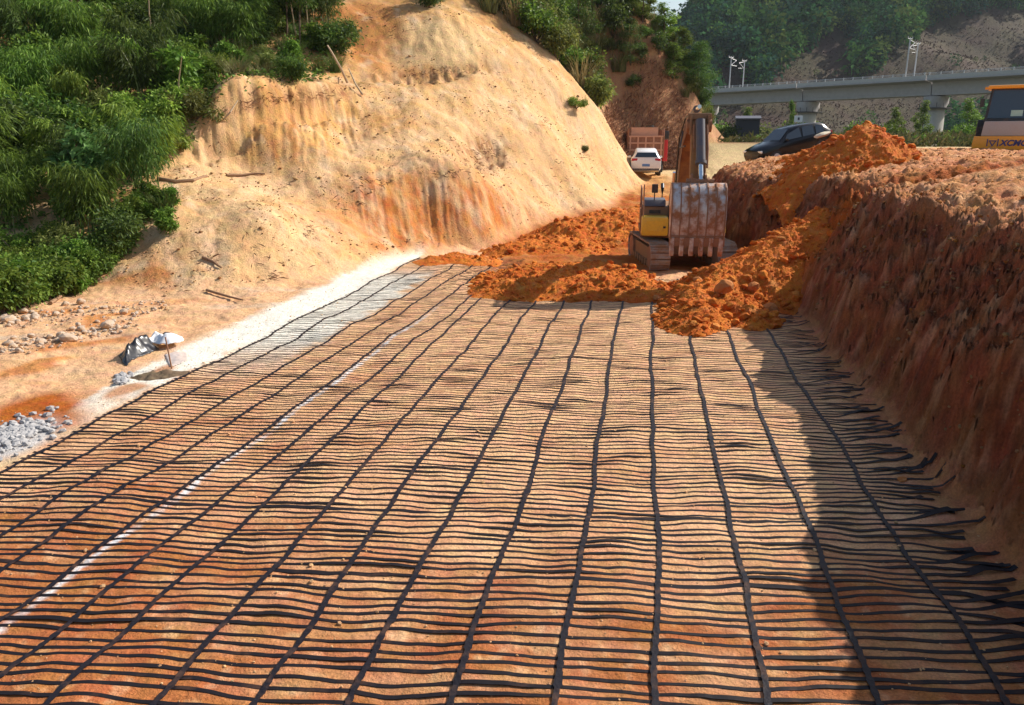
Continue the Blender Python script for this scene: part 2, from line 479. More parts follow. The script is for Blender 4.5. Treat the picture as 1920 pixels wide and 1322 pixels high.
    # bank end red on the ramp side
    ch = lerp3(ch, red, np.clip(sst(395, 430, wpy) * sst(1020, 1090, wpx) * 1.0, 0, .95))
    # brown dry slope behind the lorry and thicket floor
    brown = sst(53, 57, Y + 1.5 * f1) * sst(5, 8, X)
    ch = lerp3(ch, (.40, .20, .11), brown * np.clip(.85 + .5 * f3, 0, 1))
    c = lerp3(c, ch, hm)
    # bank
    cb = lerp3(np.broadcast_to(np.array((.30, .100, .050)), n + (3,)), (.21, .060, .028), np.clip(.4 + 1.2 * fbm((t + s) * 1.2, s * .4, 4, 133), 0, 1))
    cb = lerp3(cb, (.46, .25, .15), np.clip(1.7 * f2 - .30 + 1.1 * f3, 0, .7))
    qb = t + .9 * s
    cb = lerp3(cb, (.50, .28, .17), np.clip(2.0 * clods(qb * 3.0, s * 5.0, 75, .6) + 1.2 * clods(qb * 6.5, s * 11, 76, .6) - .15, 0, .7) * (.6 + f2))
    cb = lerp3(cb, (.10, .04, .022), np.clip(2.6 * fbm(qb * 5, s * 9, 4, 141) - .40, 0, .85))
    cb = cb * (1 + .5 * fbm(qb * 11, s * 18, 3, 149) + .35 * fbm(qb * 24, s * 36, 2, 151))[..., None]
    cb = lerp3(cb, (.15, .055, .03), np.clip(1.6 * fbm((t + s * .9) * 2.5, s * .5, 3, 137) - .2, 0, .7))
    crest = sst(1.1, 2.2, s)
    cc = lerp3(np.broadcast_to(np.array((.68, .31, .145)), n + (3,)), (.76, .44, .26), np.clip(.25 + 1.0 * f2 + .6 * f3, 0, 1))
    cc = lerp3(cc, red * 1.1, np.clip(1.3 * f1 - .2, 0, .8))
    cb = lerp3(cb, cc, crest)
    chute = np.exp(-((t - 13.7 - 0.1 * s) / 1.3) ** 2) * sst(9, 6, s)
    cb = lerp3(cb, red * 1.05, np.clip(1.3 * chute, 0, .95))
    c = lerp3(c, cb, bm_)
    # red ground round and behind the digger, pale haul road further back
    rg = (1 - hm) * (1 - bm_) * sst(22.8, 25, Y + .8 * f1) * sst(-2.5, 0.5, X + f1)
    c = lerp3(c, lerp3(np.broadcast_to(red, n + (3,)), (.52, .27, .11), np.clip(.1 + 1.2 * f1 + sst(38, 47, Y), 0, 1)), np.clip(rg, 0, 1))
    road = (1 - hm) * sst(41, 47, Y + f1) * sst(9, 11, X) * sst(70, 63, Y)
    c = lerp3(c, (.66, .49, .27), road * (1 - crest * sst(46, 40, Y)))
    # valley and far hills
    ro = np.hypot(X, Y)
    fr = sst(60, 78, ro) * (1 - hm * sst(90, 70, Y))
    fc = lerp3(np.broadcast_to(np.array((.06, .06, .028)), n + (3,)), (.075, .046, .036), sst(4, 10, Z) * np.clip(.7 + .6 * perlin(X / 15, Y / 15, 135), 0, 1))
    fc = lerp3(fc, (.085, .068, .036), sst(.55, .9, ((Z - 2.4) / 7.0) % 1.0) * sst(6, 12, Z) * .8)
    c = lerp3(c, fc, np.where(ro > 60, fr, 0))
    c = c * (1 + 0.16 * f3 + .10 * f2)[..., None]
    return np.clip(c, 0.01, 0.85)

# ------------------------------------------------------------------ materials
def new_mat(name):
    m = bpy.data.materials.new(name)
    m.use_nodes = True
    nt = m.node_tree
    nt.nodes.clear()
    out = nt.nodes.new('ShaderNodeOutputMaterial')
    return m, nt, out

def soil_mat(name, bump=0.6, scale=1.0, rough=0.95):
    m, nt, out = new_mat(name)
    N, L = nt.nodes, nt.links
    b = N.new('ShaderNodeBsdfPrincipled')
    b.inputs['Roughness'].default_value = rough
    b.inputs['Specular IOR Level'].default_value = 0.15
    at_ = N.new('ShaderNodeAttribute'); at_.attribute_name = 'soil'
    tc = N.new('ShaderNodeTexCoord')
    n1 = N.new('ShaderNodeTexNoise'); n1.inputs['Scale'].default_value = 9 * scale; n1.inputs['Detail'].default_value = 8; n1.inputs['Roughness'].default_value = .68
    n2 = N.new('ShaderNodeTexNoise'); n2.inputs['Scale'].default_value = 45 * scale; n2.inputs['Detail'].default_value = 4
    L.new(tc.outputs['Object'], n1.inputs['Vector']); L.new(tc.outputs['Object'], n2.inputs['Vector'])
    r1 = N.new('ShaderNodeMapRange'); r1.inputs['From Min'].default_value = .3; r1.inputs['From Max'].default_value = .7
    r1.inputs['To Min'].default_value = .82; r1.inputs['To Max'].default_value = 1.14
    L.new(n1.outputs['Fac'], r1.inputs['Value'])
    r2 = N.new('ShaderNodeMapRange'); r2.inputs['From Min'].default_value = .3; r2.inputs['From Max'].default_value = .7
    r2.inputs['To Min'].default_value = .8; r2.inputs['To Max'].default_value = 1.2
    L.new(n2.outputs['Fac'], r2.inputs['Value'])
    mu = N.new('ShaderNodeMath'); mu.operation = 'MULTIPLY'
    L.new(r1.outputs[0], mu.inputs[0]); L.new(r2.outputs[0], mu.inputs[1])
    vm = N.new('ShaderNodeVectorMath'); vm.operation = 'SCALE'
    L.new(at_.outputs['Color'], vm.inputs[0]); L.new(mu.outputs[0], vm.inputs['Scale'])
    # hue drift
    hs = N.new('ShaderNodeHueSaturation')
    hr = N.new('ShaderNodeMapRange'); hr.inputs['From Min'].default_value = .3; hr.inputs['From Max'].default_value = .7; hr.inputs['To Min'].default_value = .488; hr.inputs['To Max'].default_value = .512
    n3 = N.new('ShaderNodeTexNoise'); n3.inputs['Scale'].default_value = 3.1 * scale; n3.inputs['Detail'].default_value = 5
    L.new(tc.outputs['Object'], n3.inputs['Vector']); L.new(n3.outputs['Fac'], hr.inputs['Value']); L.new(hr.outputs[0], hs.inputs['Hue'])
    hs.inputs['Saturation'].default_value = 1.06
    L.new(vm.outputs[0], hs.inputs['Color'])
    L.new(hs.outputs[0], b.inputs['Base Color'])
    bp = N.new('ShaderNodeBump'); bp.inputs['Strength'].default_value = bump; bp.inputs['Distance'].default_value = 0.05 / scale
    ad = N.new('ShaderNodeMath'); ad.operation = 'ADD'
    n4 = N.new('ShaderNodeTexNoise'); n4.inputs['Scale'].default_value = 22 * scale; n4.inputs['Detail'].default_value = 6; n4.inputs['Roughness'].default_value = .7
    L.new(tc.outputs['Object'], n4.inputs['Vector'])
    L.new(n1.outputs['Fac'], ad.inputs[0]); L.new(n4.outputs['Fac'], ad.inputs[1])
    L.new(ad.outputs[0], bp.inputs['Height']); L.new(bp.outputs[0], b.inputs['Normal'])
    L.new(b.outputs[0], out.inputs[0])
    return m

def paint(name, col, rough=.5, metal=0.0, dirt=0.0, dirt_col=(.36, .17, .075), spec=.5, dscale=3.0, bump=0.0):
    m, nt, out = new_mat(name)
    N, L = nt.nodes, nt.links
    b = N.new('ShaderNodeBsdfPrincipled')
    b.inputs['Roughness'].default_value = rough
    b.inputs['Metallic'].default_value = metal
    b.inputs['Specular IOR Level'].default_value = spec
    tc = N.new('ShaderNodeTexCoord')
    n = N.new('ShaderNodeTexNoise'); n.inputs['Scale'].default_value = dscale; n.inputs['Detail'].default_value = 7; n.inputs['Roughness'].default_value = .65
    L.new(tc.outputs['Object'], n.inputs['Vector'])
    ra = N.new('ShaderNodeMapRange'); ra.inputs['From Min'].default_value = .66 - .3 * min(dirt, 1); ra.inputs['From Max'].default_value = .86 - .3 * min(dirt, 1)
    ra.inputs['To Max'].default_value = min(1, dirt * 1.3)
    L.new(n.outputs['Fac'], ra.inputs['Value'])
    mx = N.new('ShaderNodeMix'); mx.data_type = 'RGBA'
    mx.inputs['A'].default_value = (*col, 1); mx.inputs['B'].default_value = (*dirt_col, 1)
    L.new(ra.outputs[0], mx.inputs['Factor'])
    n2 = N.new('ShaderNodeTexNoise'); n2.inputs['Scale'].default_value = dscale * 6; n2.inputs['Detail'].default_value = 4
    L.new(tc.outputs['Object'], n2.inputs['Vector'])
    r2 = N.new('ShaderNodeMapRange'); r2.inputs['To Min'].default_value = .86; r2.inputs['To Max'].default_value = 1.14
    L.new(n2.outputs['Fac'], r2.inputs['Value'])
    vm = N.new('ShaderNodeVectorMath'); vm.operation = 'SCALE'
    L.new(mx.outputs['Result'], vm.inputs[0]); L.new(r2.outputs[0], vm.inputs['Scale'])
    L.new(vm.outputs[0], b.inputs['Base Color'])
    rr = N.new('ShaderNodeMapRange'); rr.inputs['To Min'].default_value = rough; rr.inputs['To Max'].default_value = .9
    L.new(ra.outputs[0], rr.inputs['Value']); L.new(rr.outputs[0], b.inputs['Roughness'])
    if bump > 0:
        bp = N.new('ShaderNodeBump'); bp.inputs['Strength'].default_value = bump; bp.inputs['Distance'].default_value = .02
        L.new(n2.outputs['Fac'], bp.inputs['Height']); L.new(bp.outputs[0], b.inputs['Normal'])
    L.new(b.outputs[0], out.inputs[0])
    return m

def leaf_mat(name, sat=1.0, transl=.35, val=1.0, spec=.25, rough=.6):
    m, nt, out = new_mat(name)
    N, L = nt.nodes, nt.links
    at_ = N.new('ShaderNodeAttribute'); at_.attribute_name = 'soil'
    oi = N.new('ShaderNodeObjectInfo')
    hs = N.new('ShaderNodeHueSaturation'); hs.inputs['Saturation'].default_value = sat
    r1 = N.new('ShaderNodeMapRange'); r1.inputs['To Min'].default_value = .72 * val; r1.inputs['To Max'].default_value = 1.3 * val
    r2 = N.new('ShaderNodeMapRange'); r2.inputs['To Min'].default_value = .485; r2.inputs['To Max'].default_value = .52
    L.new(oi.outputs['Random'], r1.inputs['Value']); L.new(oi.outputs['Random'], r2.inputs['Value'])
    L.new(r1.outputs[0], hs.inputs['Value']); L.new(r2.outputs[0], hs.inputs['Hue'])
    L.new(at_.outputs['Color'], hs.inputs['Color'])
    b = N.new('ShaderNodeBsdfPrincipled'); b.inputs['Roughness'].default_value = rough; b.inputs['Specular IOR Level'].default_value = spec
    L.new(hs.outputs[0], b.inputs['Base Color'])
    tr = N.new('ShaderNodeBsdfTranslucent')
    L.new(hs.outputs[0], tr.inputs['Color'])
    ms = N.new('ShaderNodeMixShader'); ms.inputs[0].default_value = transl
    L.new(b.outputs[0], ms.inputs[1]); L.new(tr.outputs[0], ms.inputs[2])
    L.new(ms.outputs[0], out.inputs[0])
    return m

M_SOIL = soil_mat('soil', bump=.75)
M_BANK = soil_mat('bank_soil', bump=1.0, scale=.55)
M_FAR = soil_mat('far_soil', bump=.5, scale=.08)
M_GRID = paint('geogrid_plastic', (.012, .010, .013), rough=.6, dirt=.35, dirt_col=(.16, .075, .04), dscale=3.5, spec=.15)
M_STRAP = paint('strap_plastic', (.013, .011, .016), rough=.55, dirt=.5, dirt_col=(.13, .065, .04), dscale=4, spec=.2, bump=.4)

M_CLOD = soil_mat('loose_soil', bump=.8, scale=1.6)
M_ROCK = paint('pale_rock', (.44, .36, .29), rough=.9, dirt=.8, dirt_col=(.50, .30, .16), dscale=2.5, bump=.5, spec=.2)
M_GRAVEL = paint('grey_stone', (.38, .37, .37), rough=.9, dirt=.25, dirt_col=(.42, .30, .2), dscale=3, bump=.4, spec=.2)
M_BARK = paint('bark', (.16, .11, .075), rough=.9, dirt=.3, dirt_col=(.28, .2, .13), dscale=6, bump=.5, spec=.1)
M_DEAD = paint('dead_wood', (.30, .18, .11), rough=.9, dirt=.4, dirt_col=(.13, .07, .05), dscale=8, bump=.5, spec=.1)
M_PALEWOOD = paint('pale_dead_wood', (.50, .38, .26), rough=.9, dirt=.4, dirt_col=(.22, .14, .09), dscale=8, bump=.4, spec=.1)
M_CULM = paint('bamboo_culm', (.16, .20, .05), rough=.5, dirt=.3, dirt_col=(.25, .22, .09), dscale=5)
M_LEAF = leaf_mat('leaves')
M_BAMBOO = leaf_mat('bamboo_leaves', transl=.4)
M_GRASS = leaf_mat('grass_blades', transl=.3)
M_FARLEAF = leaf_mat('distant_leaves', transl=.15, spec=0.0, rough=1.0)
M_CONC = paint('viaduct_concrete', (.50, .47, .46), rough=.9, dirt=.35, dirt_col=(.25, .235, .22), dscale=.25, spec=.2)
M_CONC_PALE = paint('pier_concrete', (.56, .53, .48), rough=.9, dirt=.3, dirt_col=(.36, .33, .3), dscale=.35, spec=.2)
M_GALV = paint('galvanised_steel', (.55, .55, .55), rough=.5, metal=.3, dirt=.1)
M_YEL = paint('machine_yellow', (.78, .47, .035), rough=.4, dirt=.38, dirt_col=(.40, .19, .07), dscale=2.2)
M_YELD = paint('muddy_yellow', (.33, .16, .05), rough=.65, dirt=.9, dirt_col=(.20, .085, .04), dscale=1.8)
M_BROWN = paint('muddy_brown_panel', (.24, .13, .065), rough=.6, dirt=.6, dirt_col=(.32, .17, .08), dscale=2.4)
M_STEEL = paint('worn_steel', (.60, .56, .54), rough=.34, metal=.5, dirt=.92, dirt_col=(.42, .19, .09), dscale=2.6, bump=.2)
M_RUST = paint('rusty_steel', (.30, .15, .085), rough=.75, metal=.2, dirt=.6, dirt_col=(.44, .20, .09), dscale=3)
M_TRACK = paint('track_steel', (.38, .32, .27), rough=.55, metal=.2, dirt=.75, dirt_col=(.40, .21, .10), dscale=3)
M_CHROME = paint('chrome_rod', (.62, .64, .68), rough=.18, metal=.9, dirt=.05)
M_BLACK = paint('black_steel', (.03, .028, .03), rough=.45, dirt=.45, dirt_col=(.22, .12, .07))
M_DGREY = paint('cylinder_grey', (.10, .095, .11), rough=.45, dirt=.35, dirt_col=(.26, .15, .09))
M_GLASS = paint('tinted_glass', (.03, .045, .06), rough=.06, dirt=.12, spec=.8, dirt_col=(.2, .17, .14))
M_WHITE = paint('white_car_paint', (.80, .80, .81), rough=.25, dirt=.12, dirt_col=(.55, .42, .3))
M_CARBLK = paint('black_car_paint', (.006, .006, .008), rough=.16, dirt=.08, dirt_col=(.10, .06, .04), spec=.35)
M_TYRE = paint('tyre_rubber', (.025, .024, .024), rough=.85, dirt=.4, dirt_col=(.22, .13, .08))
M_REDLAMP = paint('red_lamp', (.45, .02, .03), rough=.2)
M_LAMP = paint('clear_lamp', (.75, .77, .8), rough=.1, metal=.3)
M_PLATE = paint('blue_plate', (.10, .22, .50), rough=.4)
M_RED = paint('lorry_red', (.62, .025, .03), rough=.4, dirt=.15, dirt_col=(.40, .16, .1))
M_BED_SHADE = paint('rusty_bed_shaded', (.26, .115, .08), rough=.75, dirt=.6, dirt_col=(.46, .29, .20), dscale=2)  # bed colour darkened: shade of the recesses between the ribs is painted in
M_BED_LIT = paint('rusty_bed_lit', (.58, .33, .25), rough=.75, dirt=.5, dirt_col=(.42, .26, .19), dscale=2)  # lighter copy of the bed colour: sunlight on the ribs is painted in
M_ORANGE = paint('roller_orange', (.85, .36, .02), rough=.35, dirt=.2, dirt_col=(.55, .22, .06))
M_HOOD = paint('roller_grey', (.42, .38, .36), rough=.5, dirt=.4, dirt_col=(.45, .33, .27))
M_BLUE = paint('navy_lettering', (.03, .035, .16), rough=.5)
M_PAPER = paint('pale_green_card', (.45, .62, .50), rough=.7)
M_PLASTIC = paint('black_plastic_sheet', (.018, .018, .022), rough=.3, dirt=.3, dirt_col=(.15, .13, .13), dscale=5)
M_WPLAST = paint('white_plastic_sheet', (.82, .82, .83), rough=.4, dirt=.1, dirt_col=(.6, .55, .5))
M_MAT = paint('pale_plastic_film', (.60, .50, .46), rough=.3, dirt=.4, dirt_col=(.62, .44, .32))
M_SAND = soil_mat('wet_sand', bump=.5, scale=2.5)
M_STANDIN = paint('cream_standin', (.70, .60, .44), rough=.9, dirt=.2, dirt_col=(.5, .3, .16))  # colour of the added stand-in block by the black car
M_SHED = paint('dark_shed', (.035, .04, .055), rough=.7, dirt=.2, dirt_col=(.12, .11, .1))
M_CLODP = paint('clod_soil', (.46, .17, .055), rough=.95, dirt=.6, dirt_col=(.55, .28, .12), dscale=4, bump=.8, spec=.1)
# ------------------------------------------------------------------ terrain mesh
def build_terrain():
    th = np.concatenate([np.radians(np.arange(-180, -60, 6.0)), np.radians(np.arange(-60, -37, 0.8)),
                         np.radians(np.arange(-37, 37, 0.115)), np.radians(np.arange(37, 60, 0.8)), np.radians(np.arange(60, 180, 6.0))])
    rr = [0.02, 0.6, 1.2, 2.0]
    r = 2.7
    while r < 3200:
        rr.append(r)
        if r < 20: k = .0055
        elif r < 56: k = .0036
        elif r < 130: k = .008
        elif r < 700: k = .016
        else: k = .12
        r *= 1 + k
    rr = np.array(rr)
    RR, TT = np.meshgrid(rr, th, indexing='ij')
    X, Y = RR * np.sin(TT), RR * np.cos(TT)
    sh = X.shape
    Z, hm, bm_, s, t = H(X.ravel(), Y.ravel())
    C = terrain_colours(X.ravel(), Y.ravel(), Z, hm, bm_, s, t)
    V = np.stack([X.ravel(), Y.ravel(), Z], 1)
    nr, nt = sh
    idx = np.arange(nr * nt).reshape(sh)
    i0 = idx[:-1, :]; i1 = idx[1:, :]
    j = np.r_[np.arange(1, nt), 0]
    F = np.stack([i0, i0[:, j], i1[:, j], i1], -1).reshape(-1, 4)[:, ::-1]
    fc = V[F].mean(1)
    fh = hm[F].mean(1); fb = bm_[F].mean(1); fr = np.hypot(fc[:, 0], fc[:, 1])
    cls = np.zeros(len(F), int)
    cls[fh > .5] = 1
    cls[(fb > .5) & (fh <= .5)] = 2
    cls[fr > 125] = 3
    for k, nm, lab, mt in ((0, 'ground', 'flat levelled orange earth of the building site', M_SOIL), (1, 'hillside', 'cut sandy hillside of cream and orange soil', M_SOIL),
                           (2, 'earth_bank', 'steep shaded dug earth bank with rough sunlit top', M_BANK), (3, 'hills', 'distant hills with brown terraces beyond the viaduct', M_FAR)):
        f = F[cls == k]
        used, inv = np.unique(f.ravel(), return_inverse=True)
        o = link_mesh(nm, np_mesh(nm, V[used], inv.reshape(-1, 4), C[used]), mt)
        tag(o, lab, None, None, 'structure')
build_terrain()

# ------------------------------------------------------------------ geogrid on the pad
STRAPS = [-7.02, -6.38, -5.82, -5.22, -4.58, -3.97, -3.34, -2.59, -1.89, -1.18, -.45, .314, 1.07, 1.87, 2.69, 3.57]
def ribbon(X, Y, Z, W, up=0.004, side=None):
    """flat band along a polyline with a thickness; X,Y,Z arrays, W width array"""
    n = len(X)
    tx, ty = np.gradient(X), np.gradient(Y)
    ln = np.hypot(tx, ty) + 1e-9
    nx, ny = -ty / ln, tx / ln
    A = np.stack([X + nx * W / 2, Y + ny * W / 2, Z + up], 1)
    B = np.stack([X - nx * W / 2, Y - ny * W / 2, Z + up], 1)
    A2, B2 = A.copy(), B.copy()
    A2[:, 2] -= 0.004; B2[:, 2] -= 0.004
    V = np.concatenate([A2, A, B, B2])
    i = np.arange(n - 1)
    F = []
    for k in range(3):
        o0, o1 = k * n, (k + 1) * n
        F.append(np.stack([o0 + i, o0 + i + 1, o1 + i + 1, o1 + i], 1))
    return V, np.concatenate(F)

def build_geogrid():
    root = empty('geogrid', (0, 0, 0), 0, 'black plastic geogrid of long straps and thin ribs spread over the orange earth', 'geogrid')
    def strap_wob(k, t):
        return 0.05 * perlin(t * 0.45, np.full_like(t, k * 7.3), 201) + 0.022 * perlin(t * 1.7, np.full_like(t, k * 3.1), 203)
    for k, a0 in enumerate(STRAPS):
        tend = T_END if a0 < -4 else (18.0 if a0 < 2 else 13.2)
        t = np.arange(-3.6, tend, 0.03)
        a = a0 + strap_wob(k, t) + (.022 * t if -6 < a0 < -3.5 else 0)
        X, Y = mat_xy(a, t)
        Z = H(X, Y)[0] + 0.008 + 0.012 * np.clip(perlin(t * 1.3, np.full_like(t, k * 1.9), 205), 0, 1)
        W = 0.044 + .014 * (np.sin(t * 2 * np.pi / .122 + k) > .2) + 0.010 * perlin(t * 8.0, np.full_like(t, k * 5.0), 207) + 0.02 * (np.abs((t + k * .37) % 2.9 - 1.4) < .06)
        V, F = ribbon(X, Y, Z, W, 0.008)
        link_mesh('strap', np_mesh('strap', V, F, smooth=False), M_STRAP, root)
    # ribs
    t0 = -3.4
    rest_V, rest_F, off, n = [], [], 0, 0
    while t0 < T_END - 0.2:
        n += 1
        jag = .22 * perlin(np.array([t0 * 2.1]), np.array([1.1]), 211)[0] + .25 * rnd.uniform(-1, 1)
        aR = 4.47 + min(jag * .7 - .02, .12)
        aL = A_L + 0.03 * rnd.uniform(-1, 1)
        if t0 > 18.2: aR = -3.2
        elif t0 > 13.3: aR = min(aR, 2.2)
        a = np.arange(aL, aR, 0.055 if t0 < 6 else .08)
        tw = t0 + 0.05 * fbm(a * 0.9, np.full_like(a, t0 * 0.7), 2, 213) + 0.030 * perlin(a * 1.4, np.full_like(a, t0 * 5.3), 215) + .012 * rnd.uniform(-1, 1)
        loose = sst(A_R - 0.15, A_R + .7, a)
        tw = tw + loose * (0.30 * rnd.uniform(-1, 1) * (a - A_R) + 0.05 * perlin(a * 3, np.full_like(a, t0 * 9), 217))
        X, Y = mat_xy(a, tw)
        slack = np.clip(perlin(a * 1.1, np.full_like(a, t0 * 3.1), 219) - .12, 0, 1)
        z = H(X, Y)[0] + 0.001 + 0.022 * slack + loose * 0.045 * np.clip(perlin(a * 2.2, np.full_like(a, t0 * 7), 221) + .3, 0, 1)
        w = 0.038 - .013 * sst(1, 13, t0) + 0.010 * perlin(a * 1.3, np.full_like(a, t0 * 4.1), 223) + 0.012 * slack
        w = w * (1 + .45 * loose)
        if rnd.random() < .05: w = w + 0.022 * (perlin(a * .35, np.full_like(a, t0 * 2), 225) > -.1)
        V, F = ribbon(X, Y, z, np.clip(w, .018, .1), 0.003)
        if n <= 100:
            link_mesh('rib', np_mesh('rib', V, F, smooth=False), M_GRID, root)
        else:
            rest_V.append(V); rest_F.append(F + off); off += len(V)
        t0 += (0.120 + 0.028 * sst(4, 16, t0)) * rnd.uniform(.88, 1.12)
    o = link_mesh('rib', np_mesh('rib', np.concatenate(rest_V), np.concatenate(rest_F), smooth=False), M_GRID, root)
    o['kind'] = 'stuff'
build_geogrid()
# ------------------------------------------------------------------ loose earth, clods and stones
def _ico(sub):
    bm = bmesh.new(); bmesh.ops.create_icosphere(bm, subdivisions=sub, radius=1.0)
    v = np.array([q.co[:] for q in bm.verts]); f = np.array([[q.index for q in p.verts] for p in bm.faces]); bm.free()
    return v, f
def stone_shape(seed, sub=2, rough=.3, flat=.75):
    v, f = _ico(sub)
    g = np.random.default_rng(seed)
    v = v.copy()
    for _ in range(7):                      # chop flat facets
        d = g.normal(size=3); d /= np.linalg.norm(d)
        h = g.uniform(.55, .85)
        e = v @ d - h
        v = v - np.clip(e, 0, None)[:, None] * d * .9
    v *= 1 + rough * .35 * g.normal(size=(len(v), 1)) * .35
    v *= np.array([g.uniform(.8, 1.25), g.uniform(.8, 1.2), flat * g.uniform(.8, 1.2)])
    return v, f
STONES = [stone_shape(i, 1 if i < 6 else 2) for i in range(12)]
def rotm(a, b, c):
    ca, sa, cb, sb, cc, sc = math.cos(a), math.sin(a), math.cos(b), math.sin(b), math.cos(c), math.sin(c)
    return np.array([[cc, -sc, 0], [sc, cc, 0], [0, 0, 1]]) @ np.array([[cb, 0, sb], [0, 1, 0], [-sb, 0, cb]]) @ np.array([[1, 0, 0], [0, ca, -sa], [0, sa, ca]])
def stones_mesh(P, S, cols=None, small=True):
    Vs, Fs, Cs, off = [], [], [], 0
    for i, (p, s_) in enumerate(zip(P, S)):
        v, f = STONES[int(nrg.integers(0, 6)) if small else int(nrg.integers(6, 12))]
        m = rotm(nrg.uniform(-.5, .5), nrg.uniform(-.5, .5), nrg.uniform(0, 6.3))
        Vs.append(v @ m.T * s_ + p); Fs.append(f + off); off += len(v)
        if cols is not None: Cs.append(np.tile(cols[i], (len(v), 1)))
    return np.concatenate(Vs), np.concatenate(Fs), (np.concatenate(Cs) if cols is not None else None)

def pile(name, label, bbox, res, hf, colf, nclod, csize, seed, cat='earth heap', group=None, mat=None, lump=1.0):
    """heap of loose earth lying on the terrain; hf(X,Y) = absolute height of its smooth shape"""
    x = np.arange(bbox[0], bbox[1], res); y = np.arange(bbox[2], bbox[3], res)
    X, Y = np.meshgrid(x, y, indexing='ij'); sh = X.shape
    X, Y = X.ravel(), Y.ravel()
    g = H(X, Y)[0]
    h = hf(X, Y)
    d = h - g
    amp = sst(-.1, .3, d) * lump
    h = h + amp * (0.17 * fbm(X * 1.1, Y * 1.1, 4, seed) + .10 * (np.abs(fbm(X * 2.1, Y * 2.1, 5, seed + 3, .6)) - .12) + .025 * clods(X * 8, Y * 8, seed + 7, .4) + 0.07 * fbm(X * 6, Y * 6, 4, seed + 9, .65))
    d = h - g
    z = np.where(d > -.06, h, g - .06)
    V = np.stack([X, Y, z], 1)
    idx = np.arange(len(X)).reshape(sh)
    F = np.stack([idx[:-1, :-1], idx[1:, :-1], idx[1:, 1:], idx[:-1, 1:]], -1).reshape(-1, 4)
    F = F[(d[F] > -.05).any(1)]
    C = colf(X, Y, z)
    F3 = np.concatenate([F[:, [0, 1, 2]], F[:, [0, 2, 3]]])
    # clods lying on it
    cand = np.where(d > -.03)[0]
    w = np.where(d[cand] < .25, 2.2, 1.0)
    pick = nrg.choice(cand, size=min(nclod, len(cand)), replace=False, p=w / w.sum())
    S = csize * (0.14 + .26 * nrg.pareto(2.0, len(pick))).clip(.12, 3.0)
    P = np.stack([X[pick], Y[pick], z[pick] + S * .25], 1)
    V2, F2, C2 = stones_mesh(P, S, C[pick] * nrg.uniform(.8, 1.2, (len(pick), 1)))
    V = np.concatenate([V, V2]); F3 = np.concatenate([F3, F2 + len(C)]); C = np.concatenate([C, C2])
    used, inv = np.unique(F3.ravel(), return_inverse=True)
    o = link_mesh(name, np_mesh(name, V[used], inv.reshape(-1, 3), np.clip(C[used], .01, .85), False), mat or M_CLOD)
    tag(o, label, cat, group)
    return o

def seg_h(X, Y, pts, k):
    """heap shape: ridge polyline pts (x,y,z) falling off with slope k"""
    best = np.full(X.shape, -9.0)
    pts = [np.array(p, float) for p in pts]
    if len(pts) == 1: pts = pts * 2
    for a, b in zip(pts[:-1], pts[1:]):
        ab = b[:2] - a[:2]; L2 = max(ab @ ab, 1e-9)
        tt = np.clip(((X - a[0]) * ab[0] + (Y - a[1]) * ab[1]) / L2, 0, 1)
        d = np.hypot(X - a[0] - tt * ab[0], Y - a[1] - tt * ab[1])
        best = np.maximum(best, a[2] + tt * (b[2] - a[2]) - k * (np.sqrt(d * d + .09) - .3))
    return best
def redsoil(X, Y, Z):
    n = X.shape
    f1, f2 = fbm(X * .7, Y * .7, 3, 301), fbm(X * 3, Y * 3, 3, 303)
    c = lerp3(np.broadcast_to(np.array((.60, .195, .057)), n + (3,)), (.47, .125, .037), np.clip(.3 + 1.2 * f1, 0, 1))
    c = lerp3(c, (.58, .27, .10), np.clip(1.5 * f2 - .2, 0, .7))
    return c
def warp(X, Y, s_, k=.35):
    return X + k * fbm(X * .8, Y * .8, 3, s_), Y + k * fbm(X * .8 + 7, Y * .8, 3, s_ + 1)
def spread_h(X, Y):
    X, Y = warp(X, Y, 311, .5)
    a = seg_h(X, Y, [(-0.2, 20.7, .33), (1.8, 20.9, .40), (3.4, 20.6, .42)], .36)
    b = seg_h(X, Y, [(0.4, 22.6, .36), (2.4, 23.4, .42)], .24)
    return np.maximum(a, b)
pile('earth_heap', 'low wide heap of loose orange earth spread over the far end of the geogrid', (-3.0, 5.6, 17.6, 27), .045, spread_h, redsoil, 5000, .045, 321)
def ridge_h(X, Y):
    X, Y = warp(X, Y, 313, .3)
    a = seg_h(X, Y, [(8.6, 21.4, 2.2), (7.2, 20.6, 1.55), (5.6, 19.8, .90), (4.9, 18.9, .62), (4.1, 16.9, .36), (3.9, 16.2, .24)], .62)
    b = seg_h(X, Y, [(5.2, 17.9, .55), (5.5, 17.2, .3)], .6)
    return np.maximum(a, b)
pile('earth_heap', 'ridge of loose red earth sloping down from the bank in front of the excavator', (2.2, 9.4, 14.2, 25), .04, ridge_h, redsoil, 6500, .048, 331)
def mound_h(X, Y):
    X, Y = warp(X, Y, 315, .3)
    return np.maximum(seg_h(X, Y, [(11.15, 26.0, 4.36), (11.7, 26.2, 4.52), (12.3, 26.4, 4.2)], .8), seg_h(X, Y, [(11.2, 27.4, 4.16)], .75))
pile('earth_mound', 'tall mound of red clods on the bank top beside the black car', (8.2, 16, 23, 30), .05, mound_h, redsoil, 2600, .055, 341, 'earth mound')
def back_h(X, Y):
    X, Y = warp(X, Y, 317, .4)
    return np.maximum(seg_h(X, Y, [(2.2, 31.6, .9), (4.2, 32.6, 1.25), (5.4, 33.5, 1.2)], .45), seg_h(X, Y, [(0.0, 28.4, .28), (1.8, 29.6, .5)], .3))
pile('earth_heap', 'dark red heap of loose earth at the hillside foot behind the excavator', (-3, 8.5, 26.5, 37), .06, back_h, redsoil, 3000, .055, 351)
